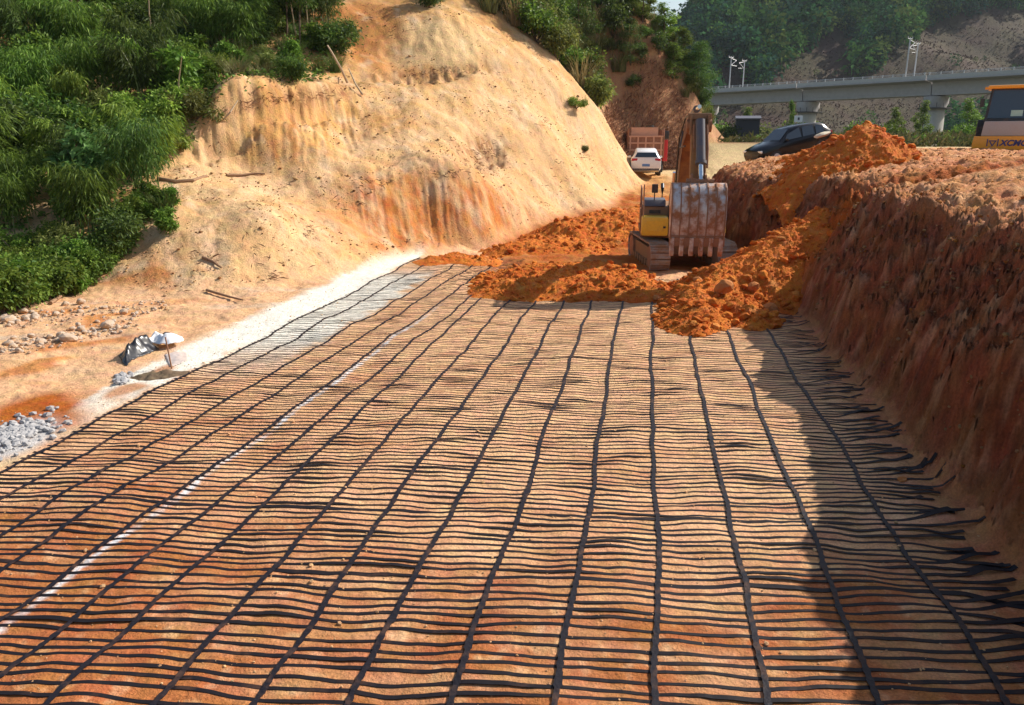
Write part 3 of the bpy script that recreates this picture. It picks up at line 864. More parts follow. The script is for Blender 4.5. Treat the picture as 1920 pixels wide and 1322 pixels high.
def edge_h(X, Y):
    X, Y = warp(X, Y, 319, .2)
    return seg_h(X, Y, [(-2.6, 25.9, .22), (-1.9, 26.3, .25), (-1.2, 26.2, .2)], .35)
pile('earth_heap', 'small spill of red earth at the far left corner of the geogrid', (-4, 0.3, 24.6, 27.8), .04, edge_h, redsoil, 250, .04, 361)

def rock_thing(name, p, size, label, cat, group=None, mat=None, k=None, sink=.3):
    v, f = STONES[6 + (k if k is not None else rnd.randrange(6))]
    m = rotm(rnd.uniform(-.3, .3), rnd.uniform(-.3, .3), rnd.uniform(0, 6.3))
    V = v @ m.T * size
    V[:, 2] -= V[:, 2].min() + sink * size
    me = np_mesh(name, V, f, smooth=False)
    o = link_mesh(name, me, mat or M_ROCK)
    o.location = (p[0], p[1], HZ(p[0], p[1]))
    return tag(o, label, cat, group)
def ground_hit(px, py):
    d = ray(px, py)
    ks = np.concatenate([np.geomspace(3, 70, 150), np.linspace(72, 300, 30)])
    for rnd_ in range(2):                       # coarse march, then a fine one
        X, Y, Z = d[0] * ks, d[1] * ks, CAMZ + d[2] * ks
        h = H(X, Y)[0]
        i = int(np.argmax(Z < h))
        if rnd_ == 0: ks = np.linspace(ks[max(i - 1, 0)], ks[i] + 1e-3, 24)
    return np.array([X[i], Y[i], h[i]])
def ground_hits(P):
    D = np.array([ray(*p) for p in P])
    ks = np.tile(np.geomspace(3, 110, 150), (len(P), 1))
    for go in range(2):
        X, Y, Z = D[:, :1] * ks, D[:, 1:2] * ks, CAMZ + D[:, 2:] * ks
        h = H(X.ravel(), Y.ravel())[0].reshape(X.shape)
        i = np.argmax(Z < h, axis=1); r_ = np.arange(len(P))
        if go == 0: ks = np.linspace(ks[r_, np.maximum(i - 1, 0)], ks[r_, i] + 1e-3, 24).T
    return np.stack([X[r_, i], Y[r_, i], h[r_, i]], 1)
for i in range(46):
    u = rnd.random()
    if rnd.random() < .5: px, py = u * 235, 655 - u * 50 + rnd.gauss(0, 7)
    else: px, py = u * 230, 604 - u * 32 + rnd.gauss(0, 7)
    rock_thing('rock', ground_hit(px, py), rnd.choice((.05, .06, .07, .08, .09, .11)), 'pale stone in the row of rocks below the thicket', 'rock', 'pale rocks below the thicket')
for px, py, s_ in ((200, 616, .15), (128, 640, .17), (18, 605, .16)):
    rock_thing('boulder', ground_hit(px, py), s_, {200: 'larger pale rock standing apart nearest the plastic sheets', 128: 'biggest pale boulder in the middle of the lower rock row', 18: 'pale boulder by the dark shade under the thicket'}[px], 'boulder')
def gravel(name, label, cat, pts, n, smin, smax, kind=None):
    P, S = [], []
    for _ in range(n):
        cx, cy, rx, ry = pts
        a_, r_ = rnd.uniform(0, 6.28), min(abs(rnd.gauss(0, .62)), 1.5)
        P.append((cx + rx * r_ * math.cos(a_), cy + ry * r_ * math.sin(a_) - .3 * rx * r_ * math.cos(a_))); S.append(rnd.uniform(smin, smax))
    P = ground_hits(P); P[:, 2] += np.array(S) * .3
    V, F, _ = stones_mesh(np.array(P), np.array(S))
    o = link_mesh(name, np_mesh(name, V, F, smooth=False), M_GRAVEL)
    tag(o, label, cat, None, kind)
gravel('gravel', 'grey broken stone lying in the dug hole beside the geogrid', None, (15, 820, 80, 27), 620, .018, .075, 'stuff')
gravel('rubble_heap', 'little heap of white rubble between the plastic sheets and the geogrid', 'rubble heap', (231, 712, 13, 10), 60, .03, .08)

def rubble_band():
    P, S = [], []
    for _ in range(900):
        u = rnd.random()
        if rnd.random() < .5: px, py = u * 260, 657 - u * 52 + rnd.gauss(0, 7)
        else: px, py = u * 320, 604 - u * 34 + rnd.gauss(0, 8)
        P.append((px, py)); S.append(.012 + .05 * rnd.random() ** 3)
    P = ground_hits(P); P[:, 2] += np.array(S) * .3
    V, F, _ = stones_mesh(np.array(P), np.array(S))
    tag(link_mesh('rubble', np_mesh('rubble', V, F, smooth=False), M_ROCK), 'pale stone rubble strewn in two bands below the thicket', None, None, 'stuff')
rubble_band()
for k, (px, py, s_, lab) in enumerate(((1352, 590, .22, 'big square clod of orange earth rolled onto the geogrid'), (1305, 566, .15, 'pale orange clod at the front of the red earth ridge'),
                      (1232, 566, .12, 'round orange clod between the two loose earth heaps'), (1440, 590, .22, 'large shaded clod lying at the bank foot'), (1410, 572, .18, 'flat shaded clod behind the large one at the bank foot'), (1690, 902, .07, 'small stone lying among the frayed rib ends'))):
    g_ = ground_hit(px, py)
    o = rock_thing('earth_clod', g_, s_, lab, 'clod', None, None, k)
    o.data.materials.clear()
    o.data.materials.append(M_CLODP)
    zt = max(HZ(g_[0], g_[1]), float(ridge_h(np.array([g_[0]]), np.array([g_[1]]))[0]), float(spread_h(np.array([g_[0]]), np.array([g_[1]]))[0]))
    o.location.z = zt

# pebbles and crumbs lying over the pad
def pad_crumbs():
    P, S = [], []
    for _ in range(6000):
        t_ = rnd.uniform(-.6, 17) ** 1.0; a_ = rnd.uniform(-8.5, 4.4)
        cl = perlin(np.array([a_ * .9]), np.array([t_ * .9]), 371)[0]
        if cl < -.05 and rnd.random() < .75: continue
        x, y = mat_xy(a_, t_)
        s_ = .005 + .010 * rnd.random() ** 2 + (.016 if rnd.random() < .02 else 0)
        P.append((x, y, 0)); S.append(s_)
    P = np.array(P, float); P[:, 2] = H(P[:, 0], P[:, 1])[0] + np.array(S) * .4
    V, F, C = stones_mesh(P, np.array(S), np.tile(np.array((.70, .43, .24)), (len(P), 1)) * nrg.uniform(.75, 1.15, (len(P), 1)))
    o = link_mesh('earth_crumbs', np_mesh('earth_crumbs', V, F, C, False), M_CLOD)
    tag(o, 'small crumbs of dry earth scattered over the geogrid', None, None, 'stuff')
pad_crumbs()
def slope_crumbs():
    """clods and bits of root lying on the cut slope and on the bank top"""
    n = 22000
    Y = nrg.uniform(19, 48, n); px = nrg.uniform(180, 1230, n); X = (px - CX) / FPX * Y
    Z, hm, b_, s_, t_ = H(X, Y)
    keep = (hm > .6) & (fbm(X * .5, Y * .5, 3, 373) > -.03)
    X, Y, Z = X[keep], Y[keep], Z[keep]
    S = .012 + .030 * nrg.random(len(X)) ** 4 + .05 * (nrg.random(len(X)) < .015)
    cols = np.where(nrg.random((len(X), 1)) < .35, np.array((.26, .13, .065)), np.array((.52, .32, .16))) * nrg.uniform(.7, 1.25, (len(X), 1))
    n2 = 20000
    Y2 = nrg.uniform(5, 40, n2) ** 1.0; s2 = np.where(nrg.random(n2) < .22, nrg.uniform(.0, 2.2, n2), nrg.uniform(.9, 14, n2))
    X2 = 4.80 + (s2 + .1685 * (Y2 - 6.5)) / .9857
    Z2, hm2, b2, ss2, tt2 = H(X2, Y2)
    k2 = (b2 > .7) & (fbm(X2 * .6, Y2 * .6, 3, 375) > -.1)
    X2, Y2, Z2 = X2[k2], Y2[k2], Z2[k2]
    S2 = .012 + .04 * nrg.random(len(X2)) ** 4 + .05 * (nrg.random(len(X2)) < .008)
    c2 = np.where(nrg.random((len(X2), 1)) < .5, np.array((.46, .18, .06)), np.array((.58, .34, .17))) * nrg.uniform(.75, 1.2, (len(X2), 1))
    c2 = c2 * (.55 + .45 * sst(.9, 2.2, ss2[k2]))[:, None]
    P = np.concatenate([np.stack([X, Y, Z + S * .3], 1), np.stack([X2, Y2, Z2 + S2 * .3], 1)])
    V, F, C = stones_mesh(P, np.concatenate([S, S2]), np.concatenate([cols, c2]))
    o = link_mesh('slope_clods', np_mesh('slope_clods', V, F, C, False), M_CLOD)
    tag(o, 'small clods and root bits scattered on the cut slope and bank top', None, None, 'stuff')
slope_crumbs()

# ------------------------------------------------------------------ plastic sheets, rod, sand heap on the left
def inpoly(x, y, poly):
    c = np.zeros(x.shape, bool); n = len(poly)
    for i in range(n):
        x0, y0 = poly[i]; x1, y1 = poly[(i + 1) % n]
        cond = (y0 > y) != (y1 > y)
        xi = (x1 - x0) * (y - y0) / ((y1 - y0) + 1e-12) + x0
        c ^= cond & (x < xi)
    return c
def sheet(name, outline_px, height, mat, label, cat, seed, parent=None, crump=.08, res=.02, zoff=0.0):
    P = [ground_hit(*p)[:2] for p in outline_px]
    P = [tuple(p) for p in P]
    xs = [p[0] for p in P]; ys = [p[1] for p in P]
    x = np.arange(min(xs) - .05, max(xs) + .05, res); y = np.arange(min(ys) - .05, max(ys) + .05, res)
    X, Y = np.meshgrid(x, y, indexing='ij'); sh = X.shape; X, Y = X.ravel(), Y.ravel()
    ins = inpoly(X, Y, P)
    d = np.full(X.shape, 9.0)
    for i in range(len(P)):
        a, b = np.array(P[i]), np.array(P[(i + 1) % len(P)]); ab = b - a
        tt = np.clip(((X - a[0]) * ab[0] + (Y - a[1]) * ab[1]) / (ab @ ab + 1e-9), 0, 1)
        d = np.minimum(d, np.hypot(X - a[0] - tt * ab[0], Y - a[1] - tt * ab[1]))
    up = sst(0, .22, d)
    Z = H(X, Y)[0] + zoff + .015 + height * up + crump * up * (np.abs(fbm(X * 3.1, Y * 2.2, 3, seed)) * 2.2 + .4 * perlin(X * 8, Y * 6, seed + 1))
    V = np.stack([X, Y, Z], 1); idx = np.arange(len(X)).reshape(sh)
    F = np.stack([idx[:-1, :-1], idx[1:, :-1], idx[1:, 1:], idx[:-1, 1:]], -1).reshape(-1, 4)
    F = F[ins[F].all(1)]
    used, inv = np.unique(F.ravel(), return_inverse=True)
    o = link_mesh(name, np_mesh(name, V[used], inv.reshape(-1, 4)), mat, parent)
    m = o.modifiers.new('thick', 'SOLIDIFY'); m.thickness = .008
    return tag(o, label, cat)
sheet('plastic_sheet', [(222, 668), (240, 660), (262, 652), (282, 645), (296, 648), (300, 655), (284, 664), (262, 671), (248, 678), (238, 688), (228, 682)], .16, M_PLASTIC, 'crumpled black plastic sheet lying on the tan earth', 'plastic sheet', 401, crump=.12)
sheet('plastic_sheet', [(270, 652), (284, 643), (300, 643), (322, 642), (342, 641), (347, 648), (338, 653), (318, 656), (298, 656), (285, 652)], .10, M_WPLAST, 'bright white plastic sheet beside the black one', 'plastic sheet', 403, crump=.08, zoff=.10)
sheet('plastic_bag', [(298, 644), (300, 638), (312, 637), (326, 636), (323, 641), (310, 645)], .12, M_PLASTIC, 'small black plastic bag behind the white sheet', 'plastic bag', 405, crump=.06, zoff=.12)
sheet('plastic_film', [(308, 666), (330, 660), (352, 662), (354, 676), (336, 684), (318, 690)], .01, M_MAT, 'pale clear plastic film lying flat behind the rod', 'plastic film', 407, crump=.02)
a_ = ground_hit(323, 692); b_ = at(310, 632, a_[1] + .1)
tag(MB().tube([a_ - np.array((0, 0, .1)), b_], [.016, .013], 8).build('metal_rod', M_RUST), 'thin metal rod standing upright in the pale strip', 'rod')
g0 = ground_hit(315, 705)
def sand_h(X, Y):
    return g0[2] + .10 - .35 * np.hypot((X - g0[0]) * .62, (Y - g0[1])) + .06 * fbm(X * 3, Y * 3, 3, 411)
def sandcol(X, Y, Z):
    return np.tile(np.array((.16, .115, .075)), (len(X), 1)) * (1 + .3 * fbm(X * 5, Y * 5, 3, 413))[:, None]
pile('sand_heap', 'flat dark grey heap of damp sand at the foot of the rod', (g0[0] - 1.1, g0[0] + 1.1, g0[1] - .9, g0[1] + .9), .02, sand_h, sandcol, 60, .012, 415, 'sand heap', None, M_SAND, .12)

# ------------------------------------------------------------------ foliage prototypes
def unit(v): return v / (np.linalg.norm(v, axis=-1, keepdims=True) + 1e-9)
def leaves(P, D, L, W, droop=.25):
    n = len(P)
    N_ = unit(nrg.normal(size=(n, 3)) + np.array((0, 0, .9)))
    S = unit(np.cross(D, N_))
    L = np.broadcast_to(L, (n,))[:, None]; W = np.broadcast_to(W, (n,))[:, None]
    dz = np.zeros((n, 3)); dz[:, 2] = -1
    V = np.stack([P, P + D * L * .45 + S * W / 2 + dz * L * droop * .15, P + D * L + dz * L * droop, P + D * L * .45 - S * W / 2 + dz * L * droop * .15], 1).reshape(-1, 3)
    F = np.arange(4 * n).reshape(-1, 4)
    return V, F
def lcol(n, lo, hi, p=1.3):
    k = nrg.random((n, 1)) ** p
    c = np.array(lo) * (1 - k) + np.array(hi) * k
    return np.repeat(c * nrg.uniform(.85, 1.15, (n, 1)), 4, axis=0)
def cloud(centres, radii, n, L, W, lo, hi, shell=.55, squash=.8):
    w = np.array(radii) ** 2; k = nrg.choice(len(centres), size=n, p=w / w.sum())
    d = unit(nrg.normal(size=(n, 3)))
    r = (shell + (1 - shell) * nrg.random(n)) * np.array(radii)[k]
    r = r * (1 + .25 * nrg.normal(size=n) * .6)
    off = d * r[:, None]; off[:, 2] *= squash
    P = np.array(centres)[k] + off
    D = unit(d * .8 + nrg.normal(size=(n, 3)) * .6 + np.array((0, 0, -.05)))
    V, F = leaves(P, D, L * nrg.uniform(.6, 1.3, n), W * nrg.uniform(.7, 1.2, n))
    tint = nrg.uniform(.75, 1.25, len(centres))[k]
    C = lcol(n, lo, hi) * np.repeat(tint, 4)[:, None]
    return V, F, C
def cat_(parts):
    V, F, C, off = [], [], [], 0
    for v, f, c in parts:
        V.append(v); F.append(f + off); C.append(c); off += len(v)
    return np.concatenate(V), np.concatenate(F), np.concatenate(C)
GREEN = ((.055, .11, .014), (.22, .32, .045))
BRIGHT = ((.09, .16, .020), (.32, .42, .06))
OLIVE = ((.09, .12, .022), (.26, .28, .07))
DARK = ((.035, .075, .016), (.14, .21, .035))
def shrub_proto(name, h, spread, n, L, W, pal, lumps=11, mat=None):
    root = empty(name)
    cs, rs = [], []
    for i in range(lumps):
        a_, r_ = rnd.uniform(0, 6.28), spread * math.sqrt(rnd.random()) * .75
        zz = h * (.25 + .6 * rnd.random()) * (1 - .35 * r_ / spread)
        cs.append((r_ * math.cos(a_), r_ * math.sin(a_), zz)); rs.append(h * rnd.uniform(.14, .28))
    V, F, C = cloud(cs, rs, n, L, W, *pal, shell=.35)
    # stray sprigs that break the outline
    m = n // 9
    k = nrg.integers(0, lumps, m); d = unit(nrg.normal(size=(m, 3)) + np.array((0, 0, .6)))
    P = np.array(cs)[k] + d * (np.array(rs)[k] * nrg.uniform(1.0, 1.55, m))[:, None]
    v2, f2 = leaves(P, unit(d + .5 * nrg.normal(size=(m, 3))), L * 1.1, W)
    V, F, C = cat_([(V, F, C), (v2, f2, lcol(m, *pal))])
    link_mesh('foliage', np_mesh('foliage', V, F, C, False), mat or M_LEAF, root)
    mb = MB()
    for c in cs[:7]:
        mb.tube([(rnd.uniform(-.06, .06), rnd.uniform(-.06, .06), -.15), (c[0] * .45, c[1] * .45, c[2] * .55), c], [.03 * h ** .5, .02, .008], 5)
    mb.build('stems', M_BARK, root)
    return root
def bamboo_proto(name, h, nc, pal, nl=300):
    root = empty(name)
    mb = MB(); Ps, Ds = [], []
    for i in range(nc):
        a_ = rnd.uniform(0, 6.28); b0 = np.array((rnd.gauss(0, .25), rnd.gauss(0, .25), -.1)); lean = rnd.uniform(.25, .75) * h * .5
        hh = h * rnd.uniform(.7, 1.1)
        dirv = np.array((math.cos(a_), math.sin(a_), 0))
        pts = [b0 + dirv * lean * (q ** 2.2) + np.array((0, 0, hh * (q - .22 * q ** 3))) for q in np.linspace(0, 1, 8)]
        mb.tube(pts, list(np.linspace(.022, .005, 8)), 5)
        pts = np.array(pts)
        for _ in range(nl):
            q = rnd.uniform(.25, 1) ** .8; j = min(int(q * 7), 6); fr = q * 7 - j
            p = pts[j] * (1 - fr) + pts[j + 1] * fr
            o_ = nrg.normal(size=3) * np.array((.30, .30, .16)) * (1.15 - .5 * q) * h / 4
            Ps.append(p + o_); Ds.append(unit(o_ * .8 + dirv * .2 + np.array((0, 0, -.25)) + nrg.normal(size=3) * .22))
    n = len(Ps)
    V, F = leaves(np.array(Ps), np.array(Ds), .24 * nrg.uniform(.6, 1.3, n), .042, .45)
    link_mesh('foliage', np_mesh('foliage', V, F, lcol(n, *pal), False), M_BAMBOO, root)
    mb.build('culms', M_CULM, root)
    return root
def blades_mesh(n, rad, hmin, hmax, w, lo, hi, arch=.6):
    a_ = nrg.uniform(0, 6.28, n); r_ = rad * np.sqrt(nrg.random(n)); h = nrg.uniform(hmin, hmax, n)
    B = np.stack([r_ * np.cos(a_), r_ * np.sin(a_), np.full(n, -.05)], 1)
    dirv = unit(np.stack([np.cos(a_), np.sin(a_), np.zeros(n)], 1) + .7 * nrg.normal(size=(n, 3)) * np.array((1, 1, 0)))
    side = np.stack([-dirv[:, 1], dirv[:, 0], np.zeros(n)], 1)
    rows = []
    for q in (0, .35, .7, 1.0):
        p = B + dirv * (arch * h * q ** 2)[:, None]; p[:, 2] += h * (q - .45 * arch * q ** 3)
        ww = w * (1 - .85 * q)
        rows += [p - side * ww / 2, p + side * ww / 2]
    V = np.stack(rows, 1).reshape(-1, 3)
    i = np.arange(n)[:, None] * 8
    F = np.concatenate([i + np.array([[0, 1, 3, 2]]), i + np.array([[2, 3, 5, 4]]), i + np.array([[4, 5, 7, 6]])])
    k = nrg.random((n, 1)); c = np.array(lo) * (1 - k) + np.array(hi) * k
    return V, F, np.repeat(c, 8, axis=0)
def tuft_proto(name, n, rad, hmin, hmax, w, lo, hi, arch=.7):
    V, F, C = blades_mesh(n, rad, hmin, hmax, w, lo, hi, arch)
    return link_mesh(name, np_mesh(name, V, F, C, False), M_GRASS)
def tree_proto(name, h, crown_r, crown_base, n, L, W, pal, lumps=16, trunk=.09, conic=.0, mat=None):
    root = empty(name)
    cs, rs = [], []
    for i in range(lumps):
        zz = crown_base + (h - crown_base) * (i + .5) / lumps * rnd.uniform(.9, 1.05)
        q = (zz - crown_base) / (h - crown_base)
        rr_ = crown_r * (math.sin(PI * min(.98, .18 + .75 * q)) * (1 - conic) + conic * (1 - q))
        a_ = rnd.uniform(0, 6.28); r_ = rr_ * rnd.uniform(.25, .8)
        cs.append((r_ * math.cos(a_), r_ * math.sin(a_), zz)); rs.append(max(.2, crown_r * rnd.uniform(.28, .5) * (1 - .35 * q)))
    V, F, C = cloud(cs, rs, n, L, W, *pal, shell=.3)
    link_mesh('crown', np_mesh('crown', V, F, C, False), mat or M_LEAF, root)
    mb = MB()
    tp = [(rnd.gauss(0, .03) * q * 2, rnd.gauss(0, .03) * q * 2, -.3 + (h * .93 + .3) * q) for q in np.linspace(0, 1, 7)]
    mb.tube(tp, [trunk * (1 - .85 * q) for q in np.linspace(0, 1, 7)], 7)
    for c in cs[::2]:
        z0 = max(c[2] - .25 * h * .5, .2)
        mb.tube([(0, 0, z0), (c[0] * .5, c[1] * .5, (z0 + c[2]) / 2 + .05), c], [trunk * .4, trunk * .25, trunk * .1], 5)
    mb.build('trunk', M_BARK, root)
    return root

class Proto:
    """first placement moves the prototype itself, later ones copy it"""
    def __init__(s, o): s.o, s.used = o, False
    def place(s, loc, rz, sc, label, cat, group):
        o = s.o if not s.used else copy_tree(s.o)
        s.used = True
        o.location = loc; o.rotation_euler = (rnd.uniform(-.08, .08), rnd.uniform(-.08, .08), rz); o.scale = (sc * rnd.uniform(.9, 1.12), sc * rnd.uniform(.9, 1.12), sc)
        return tag(o, label, cat, group)

P_SHRUB = [Proto(shrub_proto('shrub', 1.6, 1.0, 2600, .15, .085, GREEN)), Proto(shrub_proto('shrub', 1.3, 1.2, 2600, .13, .06, BRIGHT, 13)),
           Proto(shrub_proto('shrub', 2.0, 1.1, 3000, .17, .075, DARK, 14)), Proto(shrub_proto('shrub', 1.5, .9, 2400, .20, .10, GREEN, 9)), Proto(shrub_proto('shrub', 1.2, 1.0, 2400, .16, .045, OLIVE, 12))]
P_BAMB = [Proto(bamboo_proto('bamboo', 3.4, 9, GREEN)), Proto(bamboo_proto('bamboo', 2.8, 8, BRIGHT)), Proto(bamboo_proto('bamboo', 4.2, 8, DARK))]
P_TUFT = [Proto(tuft_proto('grass_tuft', 150, .22, .5, 1.1, .028, (.05, .10, .02), (.16, .22, .06))), Proto(tuft_proto('grass_tuft', 130, .25, .6, 1.2, .026, (.11, .12, .04), (.26, .24, .11)))]

THICKET = [(-420, -260), (640, -260), (640, 20), (645, 130), (610, 150), (520, 165), (432, 182), (395, 228), (372, 262), (300, 320), (262, 350), (325, 368), (322, 395), (268, 455), (165, 548), (90, 568), (0, 596), (-420, 640)]
HOLES = [(175, 170, 30, 26), (200, 430, 26, 14)]
def scatter(n_try, xr, yr, ok, dmin, seed):
    g = np.random.default_rng(seed)
    X, Y = g.uniform(*xr, n_try), g.uniform(*yr, n_try)
    Z, hm, *_ = H(X, Y)
    px, py = proj(X, Y, Z)
    m = ok(X, Y, Z, px, py, hm)
    pts = []
    for x, y, z, u, v in zip(X[m], Y[m], Z[m], px[m], py[m]):
        if all((x - q[0]) ** 2 + (y - q[1]) ** 2 > dmin * dmin for q in pts): pts.append((x, y, z, u, v))
    return pts
def ok_th(X, Y, Z, px, py, hm):
    m = inpoly(px, py, THICKET) & (hm > .02)
    for cx, cy, rx, ry in HOLES: m &= ((px - cx) / rx) ** 2 + ((py - cy) / ry) ** 2 > 1
    return m
pts = scatter(5200, (-34, 1), (18, 56), ok_th, .98, 501)
pts = [p for p in pts if p[3] > -330]
ns = 0
for x, y, z, u, v in pts:
    k = rnd.random()
    edge = u > 380 and v > 110
    nb = perlin(np.array([x * .22]), np.array([y * .22]), 503)[0]
    if edge and k < .35:
        P_TUFT[rnd.randrange(2)].place((x, y, z), rnd.uniform(0, 6), rnd.uniform(.9, 1.4), 'arching grass tuft along the cliff edge of the thicket', 'grass tuft', 'grass tufts in the thicket')
    elif nb > .12 and k < .6 and not edge:
        P_BAMB[rnd.randrange(3)].place((x, y, z), rnd.uniform(0, 6), rnd.uniform(.75, 1.15), 'feathery green bamboo clump in the hillside thicket', 'bamboo', 'bamboo clumps in the thicket')
    elif k < .93 and ns < 290:
        ns += 1
        sc = rnd.uniform(.7, 1.3) * (.62 if edge else 1) * (1.1 if v < 100 else 1)
        if v > 400: sc *= .72
        P_SHRUB[rnd.randrange(5)].place((x, y, z), rnd.uniform(0, 6), sc, 'leafy green shrub in the thicket on the left slope', 'shrub', 'shrubs in the thicket')
    else:
        P_TUFT[rnd.randrange(2)].place((x, y, z), rnd.uniform(0, 6), rnd.uniform(.9, 1.3), 'long bladed grass tuft between the thicket shrubs', 'grass tuft', 'grass tufts in the thicket')
# low plants creeping over the thicket floor
def undergrowth():
    n = 60000
    g = np.random.default_rng(505)
    X, Y = g.uniform(-30, 0, n), g.uniform(18, 52, n)
    Z, hm, *_ = H(X, Y); px, py = proj(X, Y, Z)
    m = ok_th(X, Y, Z, px, py, hm) & (px > -300) & (fbm(X * .7, Y * .7, 3, 507) > -.28)
    X, Y, Z = X[m], Y[m], Z[m]
    n = len(X)
    P = np.stack([X, Y, Z + g.random(n) ** 2 * .35], 1)
    D = unit(g.normal(size=(n, 3)) * np.array((1, 1, .4)) + np.array((0, -.2, .25)))
    V, F = leaves(P, D, .20 * g.uniform(.6, 1.4, n), .10)
    o = link_mesh('undergrowth', np_mesh('undergrowth', V, F, lcol(n, (.05, .11, .015), (.18, .27, .045)), False), M_LEAF)
    tag(o, 'low leafy undergrowth covering the thicket floor', None, None, 'stuff')
undergrowth()
# single plants one can tell apart
def spot(px, py): return ground_hit(px, py)
P_SAP = tree_proto('sapling', 2.6, .95, .9, 900, .30, .16, ((.06, .13, .03), (.20, .34, .10)), 10, .04)
p = spot(160, 395); P_SAP.location = p
tag(P_SAP, 'pale green sapling with big leaves standing out of the lower thicket', 'sapling')
P_TREE = [Proto(tree_proto('tree', 6.5, 1.5, 2.4, 4200, .17, .085, GREEN, 18, .075)), Proto(tree_proto('tree', 5.6, 1.3, 2.2, 3600, .15, .07, DARK, 16, .06))]
for k, (px, py, sc) in enumerate(((540, 80, .95), (565, 95, 1.0), (615, 40, .9), (405, 30, 1.0), (150, 45, 1.05), (300, 10, 1.1), (60, 20, 1.1), (480, 25, 1.0))):
    P_TREE[k % 2].place(tuple(spot(px, py)), rnd.uniform(0, 6), sc, 'slender trunked tree rising above the upper thicket', 'tree', 'slender trees above the thicket')
for px, py, sc, pr, lab in ((1080, 203, .55, P_SHRUB[1], 'small bright green bush alone high on the bare cut slope'), (320, 392, .45, P_SHRUB[0], 'upper small bush on the sandy slope right of the thicket'), (316, 432, .5, P_SHRUB[3], 'lower small bush on the sandy slope right of the thicket'),
                            (1098, 285, .32, P_SHRUB[4], 'tiny dry bush low on the right of the cut slope'), (805, 14, .8, P_SHRUB[2], 'dark shrub overhanging the top of the bare scarp')):
    pr.place(tuple(spot(px, py)), rnd.uniform(0, 6), sc, lab, 'bush', None)
p = spot(212, 470)
for px, py in ((265, 405), (240, 440), (225, 470), (200, 500), (180, 525), (250, 425), (285, 385), (160, 535), (142, 548), (125, 545), (105, 556), (88, 562), (70, 566), (52, 574), (34, 578), (16, 586), (0, 590), (-18, 594), (150, 520), (115, 530), (80, 545), (45, 558), (10, 566), (190, 512), (210, 485)):
    P_SHRUB[3 if px % 2 else 0].place(tuple(spot(px, py)), rnd.uniform(0, 6), rnd.uniform(.5, .65) * (1.25 if px < 170 else 1), 'low bright bush in the band along the lower thicket edge', 'bush', 'bushes along the lower thicket edge')

# dead wood
def stick(pts, rad, name, label, cat, mat):
    n = len(pts)
    tag(MB().tube(pts, list(np.linspace(rad, rad * .55, n)), 7).build(name, mat, None, True), label, cat)
def lie(px, py, dz=.05): 
    q = ground_hit(px, py); return (q[0], q[1], q[2] + dz)
stick([lie(296, 338), lie(330, 344), lie(362, 341), lie(388, 333)], .08, 'fallen_log', 'dark fallen log at the edge of the sandy shelf below the thicket', 'log', M_DEAD)
stick([lie(425, 331), lie(455, 331), lie(478, 328), lie(497, 329)], .055, 'dead_branch', 'straight dry branch lying under the claw marked cliff', 'branch', M_DEAD)
stick([lie(652, 165, .2), at(640, 130, 36.5), at(622, 98, 36.3), at(614, 85, 36.4)], .06, 'dead_branch', 'pale bare stick leaning down the cliff from the thicket end', 'branch', M_PALEWOOD)
stick([lie(680, 182, .1), lie(668, 172, .3), lie(655, 150, .5)], .045, 'dead_branch', 'short grey stick hanging beside the long leaning one', 'branch', M_PALEWOOD)
stick([lie(420, 232, .1), at(432, 210, 30.6), at(446, 188, 31)], .035, 'dead_branch', 'thin pale stick leaning on the left end of the cliff', 'branch', M_PALEWOOD)
stick([lie(380, 486), lie(400, 494), lie(415, 505)], .05, 'dead_branch', 'dark root lying on the lower sandy slope', 'branch', M_DEAD)
stick([lie(388, 548), lie(430, 560), lie(455, 566)], .04, 'dead_branch', 'thin root half buried at the slope foot', 'branch', M_DEAD)
stick([lie(95, 572), lie(125, 552), lie(150, 530, .15)], .05, 'dead_branch', 'bare root poking out below the lower thicket', 'branch', M_DEAD)

def roots():
    Ps, Ds = [], []
    for px, py, rx, ry, n in ((905, 285, 42, 24, 130), (895, 312, 16, 20, 50), (800, 138, 90, 9, 130), (850, 128, 40, 8, 60), (540, 186, 75, 10, 130), (610, 178, 50, 8, 60), (470, 196, 30, 10, 50), (388, 492, 26, 22, 60), (505, 520, 18, 9, 26), (575, 432, 14, 12, 26),
                              (655, 96, 22, 30, 50), (690, 22, 30, 16, 40), (745, 60, 40, 25, 40), (1092, 292, 18, 12, 30), (1020, 232, 30, 8, 24), (960, 190, 60, 60, 60), (1000, 330, 90, 50, 60), (760, 250, 120, 40, 60), (560, 380, 150, 50, 70), (480, 470, 120, 50, 80), (700, 345, 40, 16, 40), (850, 325, 60, 10, 50), (300, 540, 50, 12, 30), (760, 455, 60, 16, 30)):
        for _ in range(n):
            Ps.append((px + rnd.gauss(0, rx * .5), py + rnd.gauss(0, ry * .5))); Ds.append((rnd.gauss(0, 1), rnd.gauss(0, .5) - .2, rnd.gauss(-.1, .45)))
    n = len(Ps); Ps = ground_hits(Ps)
    V, F = leaves(Ps, unit(np.array(Ds)), .22 * nrg.uniform(.4, 1.6, n), .03, .15)
    tag(link_mesh('roots', np_mesh('roots', V, F, lcol(n, (.07, .03, .015), (.30, .15, .07)), False), M_GRASS), 'brown root scraps and dry stalks sticking out of the cut slope', None, None, 'stuff')
roots()
